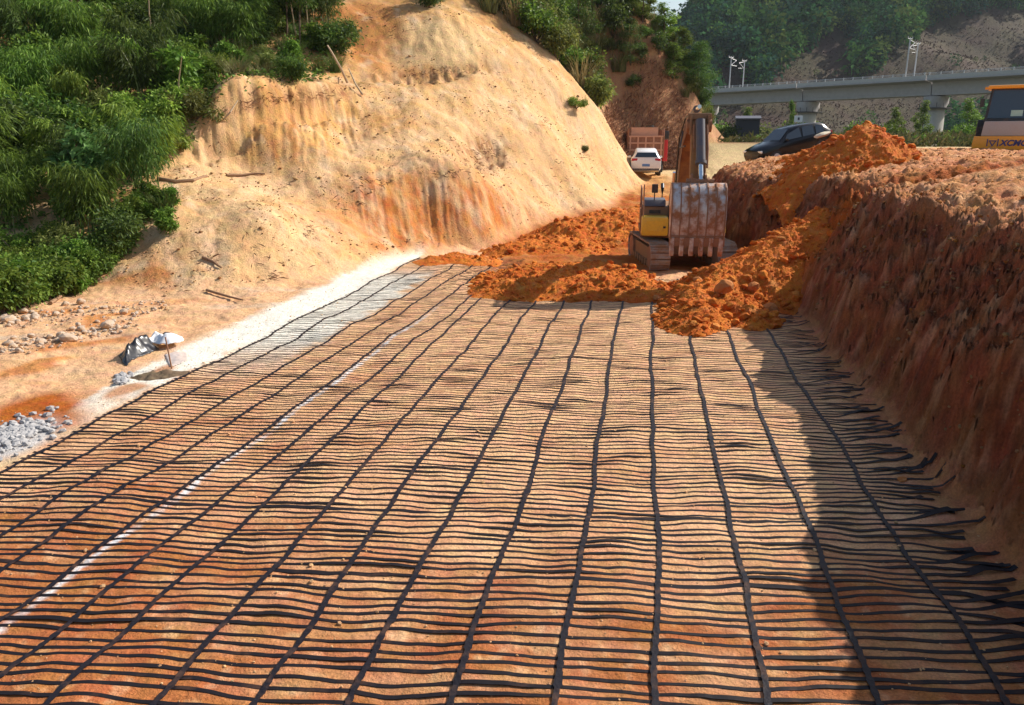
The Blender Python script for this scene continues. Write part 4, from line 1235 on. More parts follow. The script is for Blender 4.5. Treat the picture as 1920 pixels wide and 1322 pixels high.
for px, py, dx, h in ((290, 95, 8, 3.0), (578, 60, 5, 3.2), (556, 70, -3, 3.4), (25, 470, -10, 1.6), (340, 205, 10, 1.8), (410, 60, 3, 3.5), (148, 60, 4, 3.2)):
    p = ground_hit(px, py)
    tag(MB().tube([p - np.array((0, 0, .1)), p + np.array((dx * .02, -.5, h * .5)), p + np.array((dx * .06, -.9, h))], [.04, .03, .015], 6).build('bare_stem', M_PALEWOOD, None, True), 'thin pale bare stem standing up through the thicket', 'stem', 'pale bare stems in the thicket')

# ------------------------------------------------------------------ ridge behind the cut: bushes, reeds, trees, dry slope
P_RIDGE = [Proto(shrub_proto('bush', 2.2, 1.4, 2400, .20, .10, OLIVE, 13)), Proto(shrub_proto('bush', 2.4, 1.4, 2400, .20, .11, GREEN, 13)), Proto(shrub_proto('bush', 2.6, 1.5, 2400, .22, .11, DARK, 14))]
P_REED = [Proto(tuft_proto('reed_clump', 170, .45, 1.1, 2.2, .045, (.14, .10, .05), (.30, .22, .11), .45)), Proto(tuft_proto('reed_clump', 170, .5, 1.0, 2.0, .045, (.10, .12, .03), (.24, .24, .09), .5))]
DRY = [(1128, 215), (1150, 195), (1188, 168), (1202, 118), (1222, 112), (1248, 135), (1275, 172), (1306, 235), (1345, 335), (1180, 335), (1150, 262)]
def ok_ri(X, Y, Z, px, py, hm):
    return (hm > .5) & (px > 850) & (px < 1330) & ~inpoly(px, py, DRY) & (Y > 49.5) & (py < 330) & (py > -75)
nb_ = 0
for x, y, z, u, v in scatter(5200, (-6, 19), (49.5, 74), ok_ri, 1.0, 511):
    if nb_ > 440: break
    if 1120 < u < 1200 and v > 175: continue
    nb_ += 1
    k = rnd.random()
    bs = (.62 if v > 20 else .8) if u > 1175 else 1.0
    if k < .34: P_REED[rnd.randrange(2)].place((x, y, z), rnd.uniform(0, 6), bs * rnd.uniform(.9, 1.3), 'dry brown reed clump among the bushes on the ridge', 'reeds', 'reed clumps on the ridge')
    else: P_RIDGE[0 if k < .6 else (1 if k < .85 else 2)].place((x, y, z), rnd.uniform(0, 6), bs * rnd.uniform(.65, 1.2), 'olive green bush on the ridge behind the cut slope', 'bush', 'bushes on the ridge')
P_RT = [Proto(tree_proto('tree', 7.0, 2.0, .8, 4600, .26, .13, BRIGHT, 18, .11)), Proto(tree_proto('tree', 7.0, 1.9, .4, 5200, .26, .09, GREEN, 20, .11, .5)), Proto(tree_proto('tree', 7.5, 2.3, .3, 6000, .26, .07, DARK, 22, .12, .55))]
for px, top, Y, k, sc, lab in ((1208, -25, 69, 0, .95, 'tall light green tree on the ridge left of the sky gap'), (1248, 14, 69, 0, .8, 'rounded light green tree just below the sky gap'), (1185, 48, 66, 2, .75, 'dark compact tree in front on the ridge above the dry slope'),
                               (1285, 48, 69, 1, 1.0, 'green feathery tree at the right end of the ridge'), (1312, 78, 69, 2, .95, 'dark feathery tree outermost at the ridge end above the viaduct'), (1265, 92, 67, 1, .8, 'lower green tree on the ridge above the dry slope edge'),
                               (1300, 150, 68.5, 2, .5, 'lowest dark tree overhanging the viaduct end'), (1150, -10, 68, 1, .9, 'green tree at the top of the ridge near the frame edge'), (1090, -40, 64, 2, .9, 'dark tree high on the ridge behind the reeds'), (1010, -60, 60, 2, .8, 'dark tree over the bare slope crest')):
    q = at(px, top, Y); z = HZ(q[0], Y)
    hh = max(q[2] - z, 2.0)
    o = P_RT[k].place((q[0], Y, z), rnd.uniform(0, 6), 1.0, lab, 'tree', None)
    s_ = hh / 7.0; s_ = max(s_, .42); o.scale = (max(.75, s_ ** .5 * sc * 1.1), max(.75, s_ ** .5 * sc * 1.1), s_)
def dry_grass():
    g = np.random.default_rng(521); n = 26000
    X, Y = g.uniform(7, 20, n), g.uniform(55, 72, n)
    Z, hm, *_ = H(X, Y); px, py = proj(X, Y, Z)
    m = inpoly(px, py, DRY) & (hm > .3)
    X, Y, Z = X[m], Y[m], Z[m]; n = len(X)
    P = np.stack([X, Y, Z - .02], 1)
    D = unit(g.normal(size=(n, 3)) * np.array((.5, .5, .2)) + np.array((.1, -.35, .8)))
    V, F = leaves(P, D, .65 * g.uniform(.5, 1.3, n), .07, .2)
    o = link_mesh('dry_grass', np_mesh('dry_grass', V, F, lcol(n, (.20, .09, .05), (.60, .36, .21)), False), M_GRASS)
    tag(o, 'dry brown grass covering the slope behind the tipper lorry', None, None, 'stuff')
dry_grass()

# ------------------------------------------------------------------ valley scrub and far forest
P_VAL = [Proto(shrub_proto('scrub_bush', 3.6, 2.3, 2000, .42, .24, BRIGHT, 13)), Proto(shrub_proto('scrub_bush', 3.2, 2.6, 2000, .42, .22, OLIVE, 13)), Proto(shrub_proto('scrub_bush', 3.8, 2.4, 2000, .42, .24, GREEN, 14))]
g = np.random.default_rng(531)
cnt = 0
for _ in range(260):
    if cnt >= 150: break
    px = g.uniform(1330, 1990); Y = g.uniform(58, 150)
    if px < 1440 and Y < 78: continue
    x = (px - CX) / FPX * (Y * cosP + 1)
    z = HZ(x, Y)
    top = CAMZ + Y * (g.uniform(-.008, .010 if px < 1640 else .017) if g.random() < .92 else .026)
    sc = np.clip((top - z) / 3.6, .3, 1.5)
    cnt += 1
    P_VAL[int(g.integers(0, 3))].place((x, Y, z - .1), rnd.uniform(0, 6), float(sc), 'green scrub bush in the valley below the viaduct', 'bush', 'scrub bushes in the valley')
for px, top, Y, lab in ((1490, 186, 120, 'tall thin green tree standing above the valley scrub left of a pier'), (1405, 205, 120, 'yellowish green small tree under the left viaduct span'), (1828, 188, 90, 'round bright green tree near the roller cab'), (1738, 193, 110, 'round bright tree left of the right hand pier'), (1680, 205, 105, 'smaller round bush tree in front of the middle viaduct span')):
    q = at(px, top, Y); z = HZ(q[0], Y)
    o = P_RT[0 if px != 1490 else 1].place((q[0], Y, z), rnd.uniform(0, 6), 1, lab, 'tree', None)
    s_ = (q[2] - z) / 7; o.scale = (.85 if px != 1490 else .6, .85 if px != 1490 else .6, s_)
def valley_grass():
    g = np.random.default_rng(533); n = 30000
    px = g.uniform(1320, 2050, n); Y = 50 * (4.2 ** g.random(n)); X = (px - CX) / FPX * Y
    Z, hm, b_, *_ = H(X, Y)
    m = (hm < .4) & ((px > 1440) | (Y > 72)) & (Y > 56)
    X, Y, Z = X[m], Y[m], Z[m]; n = len(X)
    D = unit(g.normal(size=(n, 3)) * np.array((.5, .5, .3)) + np.array((0, -.2, .8)))
    V, F = leaves(np.stack([X, Y, Z], 1), D, (.8 + Y / 130) * g.uniform(.5, 1.3, n), .12 + Y / 900, .25)
    o = link_mesh('valley_grass', np_mesh('valley_grass', V, F, lcol(n, (.06, .09, .02), (.24, .20, .08)), False), M_GRASS)
    tag(o, 'tall rough grass and weeds covering the valley floor', None, None, 'stuff')
valley_grass()
BARE = [[(1318, 175), (1350, 130), (1392, 118), (1400, 135), (1380, 175)], [(1425, 160), (1450, 140), (1495, 112), (1540, 80), (1578, 62), (1605, 80), (1600, 120), (1575, 150)],
        [(1640, 150), (1660, 110), (1700, 82), (1760, 48), (1850, 20), (1960, 30), (1960, 170), (1640, 260), (1330, 260), (1330, 190)]]
def far_forest():
    g = np.random.default_rng(541)
    n = 9000
    Y = g.uniform(225, 460, n); fx = g.uniform(.15, .86, n); X = fx * Y
    Z, *_ = H(X, Y); px, py = proj(X, Y, Z)
    wx, wy = px + 12 * fbm(px / 40, py / 40, 3, 543), py + 9 * fbm(px / 40 + 5, py / 40, 3, 545)
    bare = np.zeros(n, bool)
    for b in BARE:
        for dy_ in (0, 16, 32): bare |= inpoly(wx, wy - dy_, b)
    keep = (~bare & (Z > 4)) | (g.random(n) < .012)
    keep &= (py > -160) & (px < 2100)
    X, Y, Z, bare = X[keep], Y[keep], Z[keep], bare[keep]
    n = len(X); R_ = g.uniform(1.6, 1.0 + 4.6 * g.random(n) ** 1.5 + 1.2, n) * np.where(bare, .4, 1)
    m = 80
    k = np.repeat(np.arange(n), m)
    d = unit(g.normal(size=(n * m, 3)) + np.array((0, -.25, .35)))
    r = R_[k] * g.uniform(.55, 1.08, n * m)
    P = np.stack([X[k] + d[:, 0] * r, Y[k] + d[:, 1] * r, Z[k] + R_[k] * 1.15 + d[:, 2] * r * 1.25], 1)
    D = unit(d * .6 + g.normal(size=(n * m, 3)) * .7)
    V, F = leaves(P, D, R_[k] * .42 * g.uniform(.6, 1.3, n * m), R_[k] * .26)
    tint = np.array(((.05, .11, .040), (.08, .14, .035), (.032, .075, .042), (.12, .15, .04)))[g.choice(4, n, p=[.35, .25, .3, .1])] * g.uniform(.6, 1.35, (n, 1))
    C = np.repeat(tint[k] * g.uniform(.7, 1.3, (n * m, 1)), 4, axis=0)
    o = link_mesh('forest', np_mesh('forest', V, F, C, False), M_FARLEAF)
    tag(o, 'dense dark forest covering the distant mountainside', None, None, 'stuff')
    # dry brush on the bare terraces
    n = 26000
    Y = g.uniform(215, 430, n); X = g.uniform(.2, .8, n) * Y
    Z, *_ = H(X, Y); px, py = proj(X, Y, Z)
    kk = np.zeros(n, bool)
    for b in BARE: kk |= inpoly(px, py, b)
    X, Y, Z = X[kk], Y[kk], Z[kk]; n = len(X)
    D = unit(g.normal(size=(n, 3)) * .5 + np.array((0, -.3, .8)))
    V, F = leaves(np.stack([X, Y, Z - .1], 1), D, 1.1 * g.uniform(.5, 1.3, n), .5)
    o = link_mesh('terrace_brush', np_mesh('terrace_brush', V, F, lcol(n, (.06, .040, .030), (.12, .080, .058)), False), M_FARLEAF)
    tag(o, 'dry brown brush on the bare terraces of the mountain', None, None, 'stuff')
far_forest()

# ------------------------------------------------------------------ railway viaduct
def build_viaduct():
    p1 = at(1330, 166, 230); p3 = at(1762, 138, 180.5)
    top = (p1[2] + p3[2]) / 2
    d = np.array((p3[0] - p1[0], p3[1] - p1[1])); L = np.linalg.norm(d) / 2; d /= np.linalg.norm(d)
    rz = math.atan2(d[1], d[0])
    root = empty('viaduct', (p1[0], p1[1], 0), rz, 'long grey concrete railway viaduct on round piers across the valley', 'viaduct')
    # local: x along, y to the far side (+) / near side (-) after rotation
    slab = top - 1.25
    for i in range(-2, 5):
        x0, x1 = i * L + .12, (i + 1) * L - .12
        sec = [(-2.7, slab - 3.4), (-3.1, slab - .75), (-6.0, slab - .42), (-6.0, slab - .02), (6.0, slab - .02), (6.0, slab - .42), (3.1, slab - .75), (2.7, slab - 3.4)]
        gd = MB().prism(sec, x0, x1, 'x').build('girder', M_CONC, root)
        pm = MB()
        for sy in (-1, 1):
            pm.box(((x0 + x1) / 2, sy * 5.85, slab + .33), (x1 - x0, .24, .70), bev=.03)
        pm.build('parapet', M_CONC_PALE, root)
        rl = MB()
        for sy in (-1, 1):
            nn = 13
            for k in range(nn + 1):
                rl.box((x0 + .4 + (x1 - x0 - .8) * k / nn, sy * 5.85, slab + .96), (.16, .16, .56))
            rl.box(((x0 + x1) / 2, sy * 5.85, slab + 1.12), (x1 - x0, .09, .09))
            rl.box(((x0 + x1) / 2, sy * 5.85, slab + .90), (x1 - x0, .07, .07))
        rl.build('railing', M_GALV, root)
    for i in range(-1, 5):
        x = i * L
        def ring(hx, hy, z, n=20):
            out = []
            for k in range(n):
                a_ = 2 * PI * k / n
                cx, cy = math.cos(a_), math.sin(a_)
                out.append((x + hx * np.sign(cx) * abs(cx) ** .8, hy * np.sign(cy) * abs(cy) ** .8, z))
            return out
        zt = slab - 3.55
        pr = MB().loft([ring(2.1, 3.4, -3), ring(1.75, 2.75, zt - 3.3)]).build('pier', M_CONC_PALE, root, True)
        MB().loft([ring(1.7, 2.7, zt - 3.3), ring(1.75, 2.8, zt - 2.6), ring(2.1, 3.7, zt - 1.5), ring(2.1, 3.7, zt - .05)]).build('pier_head', M_CONC, pr, True)
        pf = MB()
        pf.loft([ring(3.0, 4.5, zt - 2.65), ring(3.0, 4.5, zt - 2.45)])
        for k in range(14):
            a_ = 2 * PI * k / 14
            pf.tube([(x + 2.9 * math.cos(a_), 4.4 * math.sin(a_), zt - 2.45), (x + 2.9 * math.cos(a_), 4.4 * math.sin(a_), zt - 1.45)], .06, 5)
        pf.build('inspection_platform', M_BLACK, pr)
        MB().box((x - .7, 0, zt + .06), (.8, 3.6, .2)).box((x + .7, 0, zt + .06), (.8, 3.6, .2)).build('bearing', M_BLACK, pr)
    def mast(px, side, hgt, arm, lab):
        # find x along so that it shows at px
        best = min(np.arange(-L, 4 * L, .2), key=lambda q: abs(proj(p1[0] + d[0] * q - side * d[1] * 5.3 * -1 * -1, p1[1] + d[1] * q + side * d[0] * 5.3, top)[0] - px))
        wx, wy = p1[0] + d[0] * best - side * d[1] * 5.3, p1[1] + d[1] * best + side * d[0] * 5.3
        m = empty('catenary_mast', (wx, wy, slab), rz, lab, 'mast', 'catenary masts on the viaduct')
        MB().tube([(0, 0, -.02), (0, 0, hgt)], [.17, .13], 8).build('pole', M_GALV, m)
        b = MB()
        s_ = -side
        b.tube([(0, 0, hgt - 2.2), (0, s_ * arm, hgt - .9)], .06, 6); b.tube([(0, 0, hgt - .5), (0, s_ * arm, hgt - .9)], .06, 6)
        b.tube([(0, 0, hgt - 2.2), (0, s_ * arm * 1.1, hgt - 2.3)], .045, 6)
        b.tube([(0, -1.0, hgt - .25), (0, 1.0, hgt - .25)], .06, 6)
        b.build('bracket', M_GALV, m)
        ins = MB()
        for yy in (-1.0, 1.0): ins.tube([(0, yy, hgt - .25), (0, yy, hgt - .02), (0, yy, hgt + .25)], [.05, .11, .05], 6)
        ins.tube([(0, s_ * .3, hgt - 2.2), (0, s_ * .75, hgt - 1.85)], .11, 6)
        ins.build('insulator', M_CONC_PALE, m)
    mast(1367, -1, 8.6, 2.4, 'left hand mast of the far pair of catenary masts')
    mast(1392, 1, 8.6, 2.4, 'right hand mast of the far pair of catenary masts')
    mast(1699, -1, 8.8, 2.4, 'taller left hand mast of the near pair of catenary masts')
    mast(1714, 1, 8.8, 2.4, 'thinner right hand mast of the near pair of catenary masts')
build_viaduct()

# small things in the valley
def shed():
    q = at(1402, 223, 105); z = q[2] - 1.0
    s_ = empty('shed', (q[0], 105, z - 2.2), R(-12), 'small dark shed half hidden in the scrub under the viaduct', 'shed')
    MB().box((0, 0, 1.55), (2.9, 2.4, 3.1)).build('wall', M_SHED, s_)
    MB().prism([(-1.5, 3.1), (1.5, 3.1), (1.5, 3.25), (0, 3.6), (-1.5, 3.25)], -1.6, 1.6, 'x').build('roof', M_DGREY, s_)
    q = at(1497, 223, 112)
    m = empty('notice_board', (q[0], 112, q[2]), R(10), 'white board standing in the scrub left of the middle pier', 'board')
    MB().box((0, 0, 0), (1.25, .08, .85), bev=.03).build('panel', M_WHITE, m)
    MB().tube([(-.4, .08, -.3), (-.4, .08, -3)], .05, 6).tube([(.4, .08, -.3), (.4, .08, -3)], .05, 6).build('post', M_GALV, m)
    MB().box((.02, -.05, .02), (.28, .02, .34)).build('emblem', M_SHED, m)
shed()

# ------------------------------------------------------------------ excavator
def build_excavator():
    ex, ey = 5.72, 26.3
    ez = HZ(ex, ey) - .05
    root = empty('excavator', (ex, ey, ez), R(-8.0), 'muddy yellow crawler excavator facing the camera with its big bucket hanging in front', 'excavator')
    # running gear
    for sx in (-1.08, 1.08):
        tr = MB()
        Lh, rr_ = 1.55, .44
        loop = []
        n1, n2 = 16, 9
        for k in range(n1): loop.append((-Lh + 2 * Lh * k / n1, .02, PI / 2 * 0))
        per = 4 * Lh + 2 * PI * rr_; nsh = 46
        for k in range(nsh):
            sdist = per * k / nsh
            if sdist < 2 * Lh: y, z, an = -Lh + sdist, 0.03, 0
            elif sdist < 2 * Lh + PI * rr_:
                q = (sdist - 2 * Lh) / rr_; y, z, an = Lh + rr_ * math.sin(q), .03 + rr_ - rr_ * math.cos(q), q
            elif sdist < 4 * Lh + PI * rr_: y, z, an = Lh - (sdist - 2 * Lh - PI * rr_), .03 + 2 * rr_, PI
            else:
                q = (sdist - 4 * Lh - PI * rr_) / rr_; y, z, an = -Lh - rr_ * math.sin(q), .03 + rr_ + rr_ * math.cos(q), PI + q
            rot = Matrix.Rotation(an, 3, 'X')
            tr.box((sx, y, z), (.62, .172, .045), rot)
            off = rot @ Vector((0, .05, -.03))
            tr.box((sx + off.x, y + off.y, z + off.z), (.62, .03, .05), rot)
            off = rot @ Vector((0, -.05, -.025))
            tr.box((sx + off.x, y + off.y, z + off.z), (.62, .025, .04), rot)
        tk = tr.build('track', M_TRACK, root)
        fr = MB().prism([(-1.5, .2), (1.5, .2), (1.65, .45), (1.4, .72), (-1.4, .72), (-1.65, .45)], sx - .2, sx + .2, 'x', .03)
        for k in range(7): fr.cyl((sx - .26, -1.2 + .4 * k, .2), (sx + .26, -1.2 + .4 * k, .2), .13, 12)
        fr.build('track_frame', M_BROWN, tk)
        MB().cyl((sx - .27, -Lh, .47), (sx + .27, -Lh, .47), .37, 20).build('idler', M_RUST, tk, True)
        MB().cyl((sx - .27, Lh, .47), (sx + .27, Lh, .47), .37, 20).build('sprocket', M_RUST, tk, True)
    MB().box((0, 0, .72), (1.5, 2.2, .36), bev=.05).box((0, -1.25, .68), (1.56, .12, .3), bev=.02).box((0, 1.25, .68), (1.56, .12, .3), bev=.02).build('undercarriage', M_YELD, root)
    MB().cyl((0, 0, .88), (0, 0, 1.05), .62, 28).build('slew_ring', M_BLACK, root, True)
    # upper structure
    MB().prism([(-1.35, -1.2), (-.45, -1.35), (.45, -1.35), (1.35, -1.2), (1.38, 1.6), (1.0, 2.35), (-1.0, 2.35), (-1.38, 1.6)], 1.06, 1.24, 'z', .03).build('platform', M_YELD, root)
    tb = MB().box((-.92, -1.28, 1.44), (.86, .72, .62), bev=.10).build('toolbox', M_YEL, root, True)
    MB().box((-.92, -1.65, 1.46), (.52, .02, .34), bev=.008).build('toolbox_lid', M_YEL, tb)
    MB().box((-.62, -1.66, 1.42), (.08, .04, .06), bev=.01).build('latch', M_BLACK, tb)
    tank = MB().box((-.92, -.62, 1.62), (.86, .80, .82), bev=.06).build('fuel_tank', M_BROWN, root, True)
    MB().box((-.92, -1.03, 1.86), (.36, .03, .11)).build('step_slot', M_BLACK, tank)
    MB().prism([(-1.08, 2.035), (-.15, 2.035), (-.15, 2.26), (-.9, 2.24)], -1.28, -.58, 'x', .04).build('top_cover', M_DGREY, root, True)
    hr = MB()
    hr.tube([(-1.36, -1.3, 1.25), (-1.36, -1.35, 2.2), (-1.36, -1.0, 2.6), (-1.36, -.1, 2.65), (-1.36, -.05, 1.6)], .022, 6)
    hr.tube([(-1.36, -1.28, 1.7), (-1.36, -.1, 1.9)], .018, 6)
    hr.tube([(-1.30, -1.45, 1.1), (-1.30, -1.45, 2.75)], .02, 6)
    hr.build('handrail', M_RUST, root)
    mi = MB().tube([(-.95, -.9, 2.2), (-.95, -1.0, 2.55)], .018, 6).build('mirror_arm', M_BLACK, root)
    MB().box((-.95, -1.02, 2.6), (.2, .05, .28), bev=.02).build('mirror', M_BLACK, mi)
    MB().box((-.55, .95, 1.62), (1.6, 1.7, .76), bev=.08).box((.95, 1.2, 1.62), (.75, 1.3, .76), bev=.08).build('engine_cover', M_YELD, root, True)
    MB().prism([(-1.36, 1.62), (1.36, 1.62), (1.2, 2.3), (.6, 2.62), (-.6, 2.62), (-1.2, 2.3)], 1.1, 1.95, 'z', .1).build('counterweight', M_YELD, root, True)
    MB().tube([(-.6, 1.2, 1.98), (-.6, 1.2, 2.5), (-.6, 1.35, 2.62)], .06, 10).build('exhaust', M_BLACK, root, True)
    # cab
    prof = [(-1.5, 1.22), (.1, 1.22), (.1, 2.62), (-.9, 2.66), (-1.25, 2.5)]
    cab = MB().prism(prof, .48, 1.32, 'x', .05).build('cab', M_YEL, root, True)
    MB().prism([(-1.475, 1.5), (-1.255, 2.44), (-1.265, 2.44), (-1.485, 1.5)], .56, 1.24, 'x').build('windscreen', M_GLASS, cab)
    for xx in (.465, 1.335):
        for pl in ([(-1.36, 1.62), (-.72, 1.62), (-.72, 2.5), (-.92, 2.5), (-1.16, 2.4)], [(-.62, 1.62), (.02, 1.62), (.02, 2.5), (-.62, 2.5)]): MB().prism(pl, xx - .006, xx + .006, 'x').build('side_window', M_GLASS, cab)
    # boom: rises steeply then runs forward to the tip above the bucket
    bp = [(-.35, 1.35), (-.15, 1.75), (-.9, 3.1), (-1.9, 4.12), (-2.5, 4.5), (-3.6, 4.66), (-4.75, 4.62), (-4.85, 4.36), (-3.6, 4.28), (-2.6, 4.0), (-1.9, 3.45), (-1.1, 2.3), (-.75, 1.55)]
    boom = MB().prism(bp, -.26, .22, 'x', .03).build('boom', M_YELD, root, True)
    for xx in (-.31, .27): MB().cyl((xx - .04, -4.78, 4.48), (xx + .04, -4.78, 4.48), .17, 18).build('boom_pin', M_RUST, boom, True)
    MB().cyl((-.34, -.4, 1.5), (.30, -.4, 1.5), .16, 16).build('boom_pin', M_RUST, boom, True)
    MB().tube([(-.32, -1.0, 2.4), (-.34, -2.2, 4.2), (-.30, -3.6, 4.72), (-.28, -4.6, 4.75)], .03, 6).tube([(.30, -1.0, 2.4), (.32, -2.2, 4.2), (.26, -3.6, 4.72)], .03, 6).tube([(-.34, -3.5, 4.35), (-.45, -4.2, 3.9), (-.36, -4.85, 3.95)], .025, 6).build('hose', M_BLACK, boom)
    for xx in (-.42, .38):
        cy = MB().cyl((xx, -1.15, 1.45), (xx, -1.62, 2.45), .10, 14).build('boom_cylinder', M_BLACK, root, True)
        MB().cyl((xx, -1.62, 2.45), (xx, -1.92, 3.15), .055, 12).build('piston_rod', M_CHROME, cy, True)
    # arm cylinder on top of the boom
    ac = MB().cyl((-.02, -2.35, 4.78), (-.02, -3.8, 4.95), .10, 14).build('arm_cylinder', M_DGREY, root, True)
    MB().cyl((-.02, -3.8, 4.95), (-.02, -4.62, 4.98), .055, 12).build('piston_rod', M_CHROME, ac, True)
    # arm
    ap = [(-4.55, 4.62), (-4.50, 5.02), (-4.72, 5.06), (-4.98, 4.80), (-5.22, 3.9), (-5.42, 3.05), (-5.40, 2.86), (-5.20, 2.86), (-5.0, 3.3), (-4.72, 4.1)]
    ap = [(y, z - .28 * (z > 4.2)) for y, z in ap]
    arm = MB().prism(ap, -.22, .18, 'x', .025).build('arm', M_YELD, root, True)
    MB().box((-.02, -4.86, 4.72), (.62, .10, .16), bev=.02).box((-.25, -4.93, 4.5), (.05, .2, .5), bev=.01).box((.21, -4.93, 4.5), (.05, .2, .5), bev=.01).build('arm_bracket', M_BROWN, arm)
    bc = MB().cyl((-.02, -5.08, 4.62), (.02, -5.52, 3.52), .125, 18).cyl((.02, -5.50, 3.58), (.02, -5.53, 3.50), .15, 18).build('bucket_cylinder', M_DGREY, root, True)
    MB().cyl((.02, -5.53, 3.50), (.04, -5.66, 3.10), .065, 14).build('piston_rod', M_CHROME, bc, True)
    MB().tube([(.16, -5.08, 4.5), (.20, -5.3, 3.9), (.20, -5.45, 3.4)], .03, 6).tube([(-.17, -5.05, 4.5), (-.15, -5.3, 3.9)], .025, 6).build('hose', M_RUST, bc)
    lk = MB()
    for xx in (-.20, .24): lk.prism([(-5.22, 2.96), (-5.62, 3.16), (-5.74, 3.10), (-5.74, 2.98), (-5.30, 2.82)], xx - .03, xx + .03, 'x')
    for xx in (-.13, .17): lk.prism([(-5.60, 3.14), (-5.74, 3.14), (-5.78, 2.70), (-5.62, 2.66)], xx - .03, xx + .03, 'x')
    lk.cyl((-.34, -5.67, 3.06), (.38, -5.67, 3.06), .075, 14)
    lk.build('bucket_link', M_RUST, root)
    # bucket
    W = .80
    out = [(-5.15, 2.62), (-5.30, 2.80), (-5.55, 2.90), (-5.80, 2.90), (-6.02, 2.78), (-6.17, 2.52), (-6.22, 2.15), (-6.20, 1.75), (-6.14, 1.42), (-6.08, 1.25)]
    th = .05
    inn = []
    for i, p in enumerate(out):
        a = Vector(out[max(i - 1, 0)]); b = Vector(out[min(i + 1, len(out) - 1)])
        tdir = (b - a).normalized(); nrm = Vector((tdir.y, -tdir.x))
        if nrm.x < 0: pass
        c = Vector((-5.6, 2.1)) - Vector(p)
        if nrm.dot(c) < 0: nrm = -nrm
        inn.append((p[0] + nrm.x * th, p[1] + nrm.y * th))
    bk = MB()
    bk.prism(out + inn[::-1], -W + .03, W - .03 + .04, 'x')
    for xx in (-W, W + .01):
        bk.prism(out + [(-5.72, 1.38), (-5.25, 2.3)], xx, xx + .03, 'x')
    bucket = bk.build('bucket', M_STEEL, root, True)
    # wear strips proud of the shell
    for k in range(7):
        sm = MB()
        x = -W + .02 + (2 * W - .02) * k / 6
        for i in range(3, len(out) - 1):
            a, b = Vector(out[i]), Vector(out[i + 1])
            mid = (a + b) / 2; ln = (b - a).length; an = math.atan2(b.y - a.y, b.x - a.x)
            nrm = Vector((-(b - a).y, (b - a).x)).normalized()
            if nrm.dot(mid - Vector((-5.6, 2.1))) < 0: nrm = -nrm
            c = mid + nrm * .012
            sm.box((x, c.x, c.y), (.035, ln, .03), Matrix.Rotation(an, 3, 'X'))
        sm.build('wear_strip', M_RUST, bucket)
    MB().box((.02, -6.125, 1.44), (2 * W + .04, .09, .04), Matrix.Rotation(-.1, 3, 'X')).box((.02, -6.10, 1.28), (2 * W + .06, .08, .26), Matrix.Rotation(.15, 3, 'X'), bev=.015).build('cutting_lip', M_RUST, bucket)
    for k in range(6):
        x = -W + .08 + (2 * W - .14) * k / 5
        MB().prism([(-6.17, 1.40), (-6.05, 1.40), (-5.98, 1.0), (-6.03, .86), (-6.08, .86), (-6.15, 1.02)], x - .065, x + .065, 'x', .02).build('tooth', M_STEEL, bucket)
    bucket.scale = (.86, 1, .92); bucket.location = (-.03, 0, .35)
    ear = MB()
    for xx in (-.22, .20): ear.prism([(-5.2, 2.66), (-5.12, 2.98), (-5.30, 3.02), (-5.55, 3.16), (-5.70, 3.12), (-5.78, 2.86)], xx, xx + .05, 'x')
    ear.build('hinge_ear', M_RUST, bucket)
build_excavator()
for o in bpy.data.objects['excavator'].children:
    if o.name.split('.')[0] in ('track', 'undercarriage'): o.rotation_euler.z = R(10)

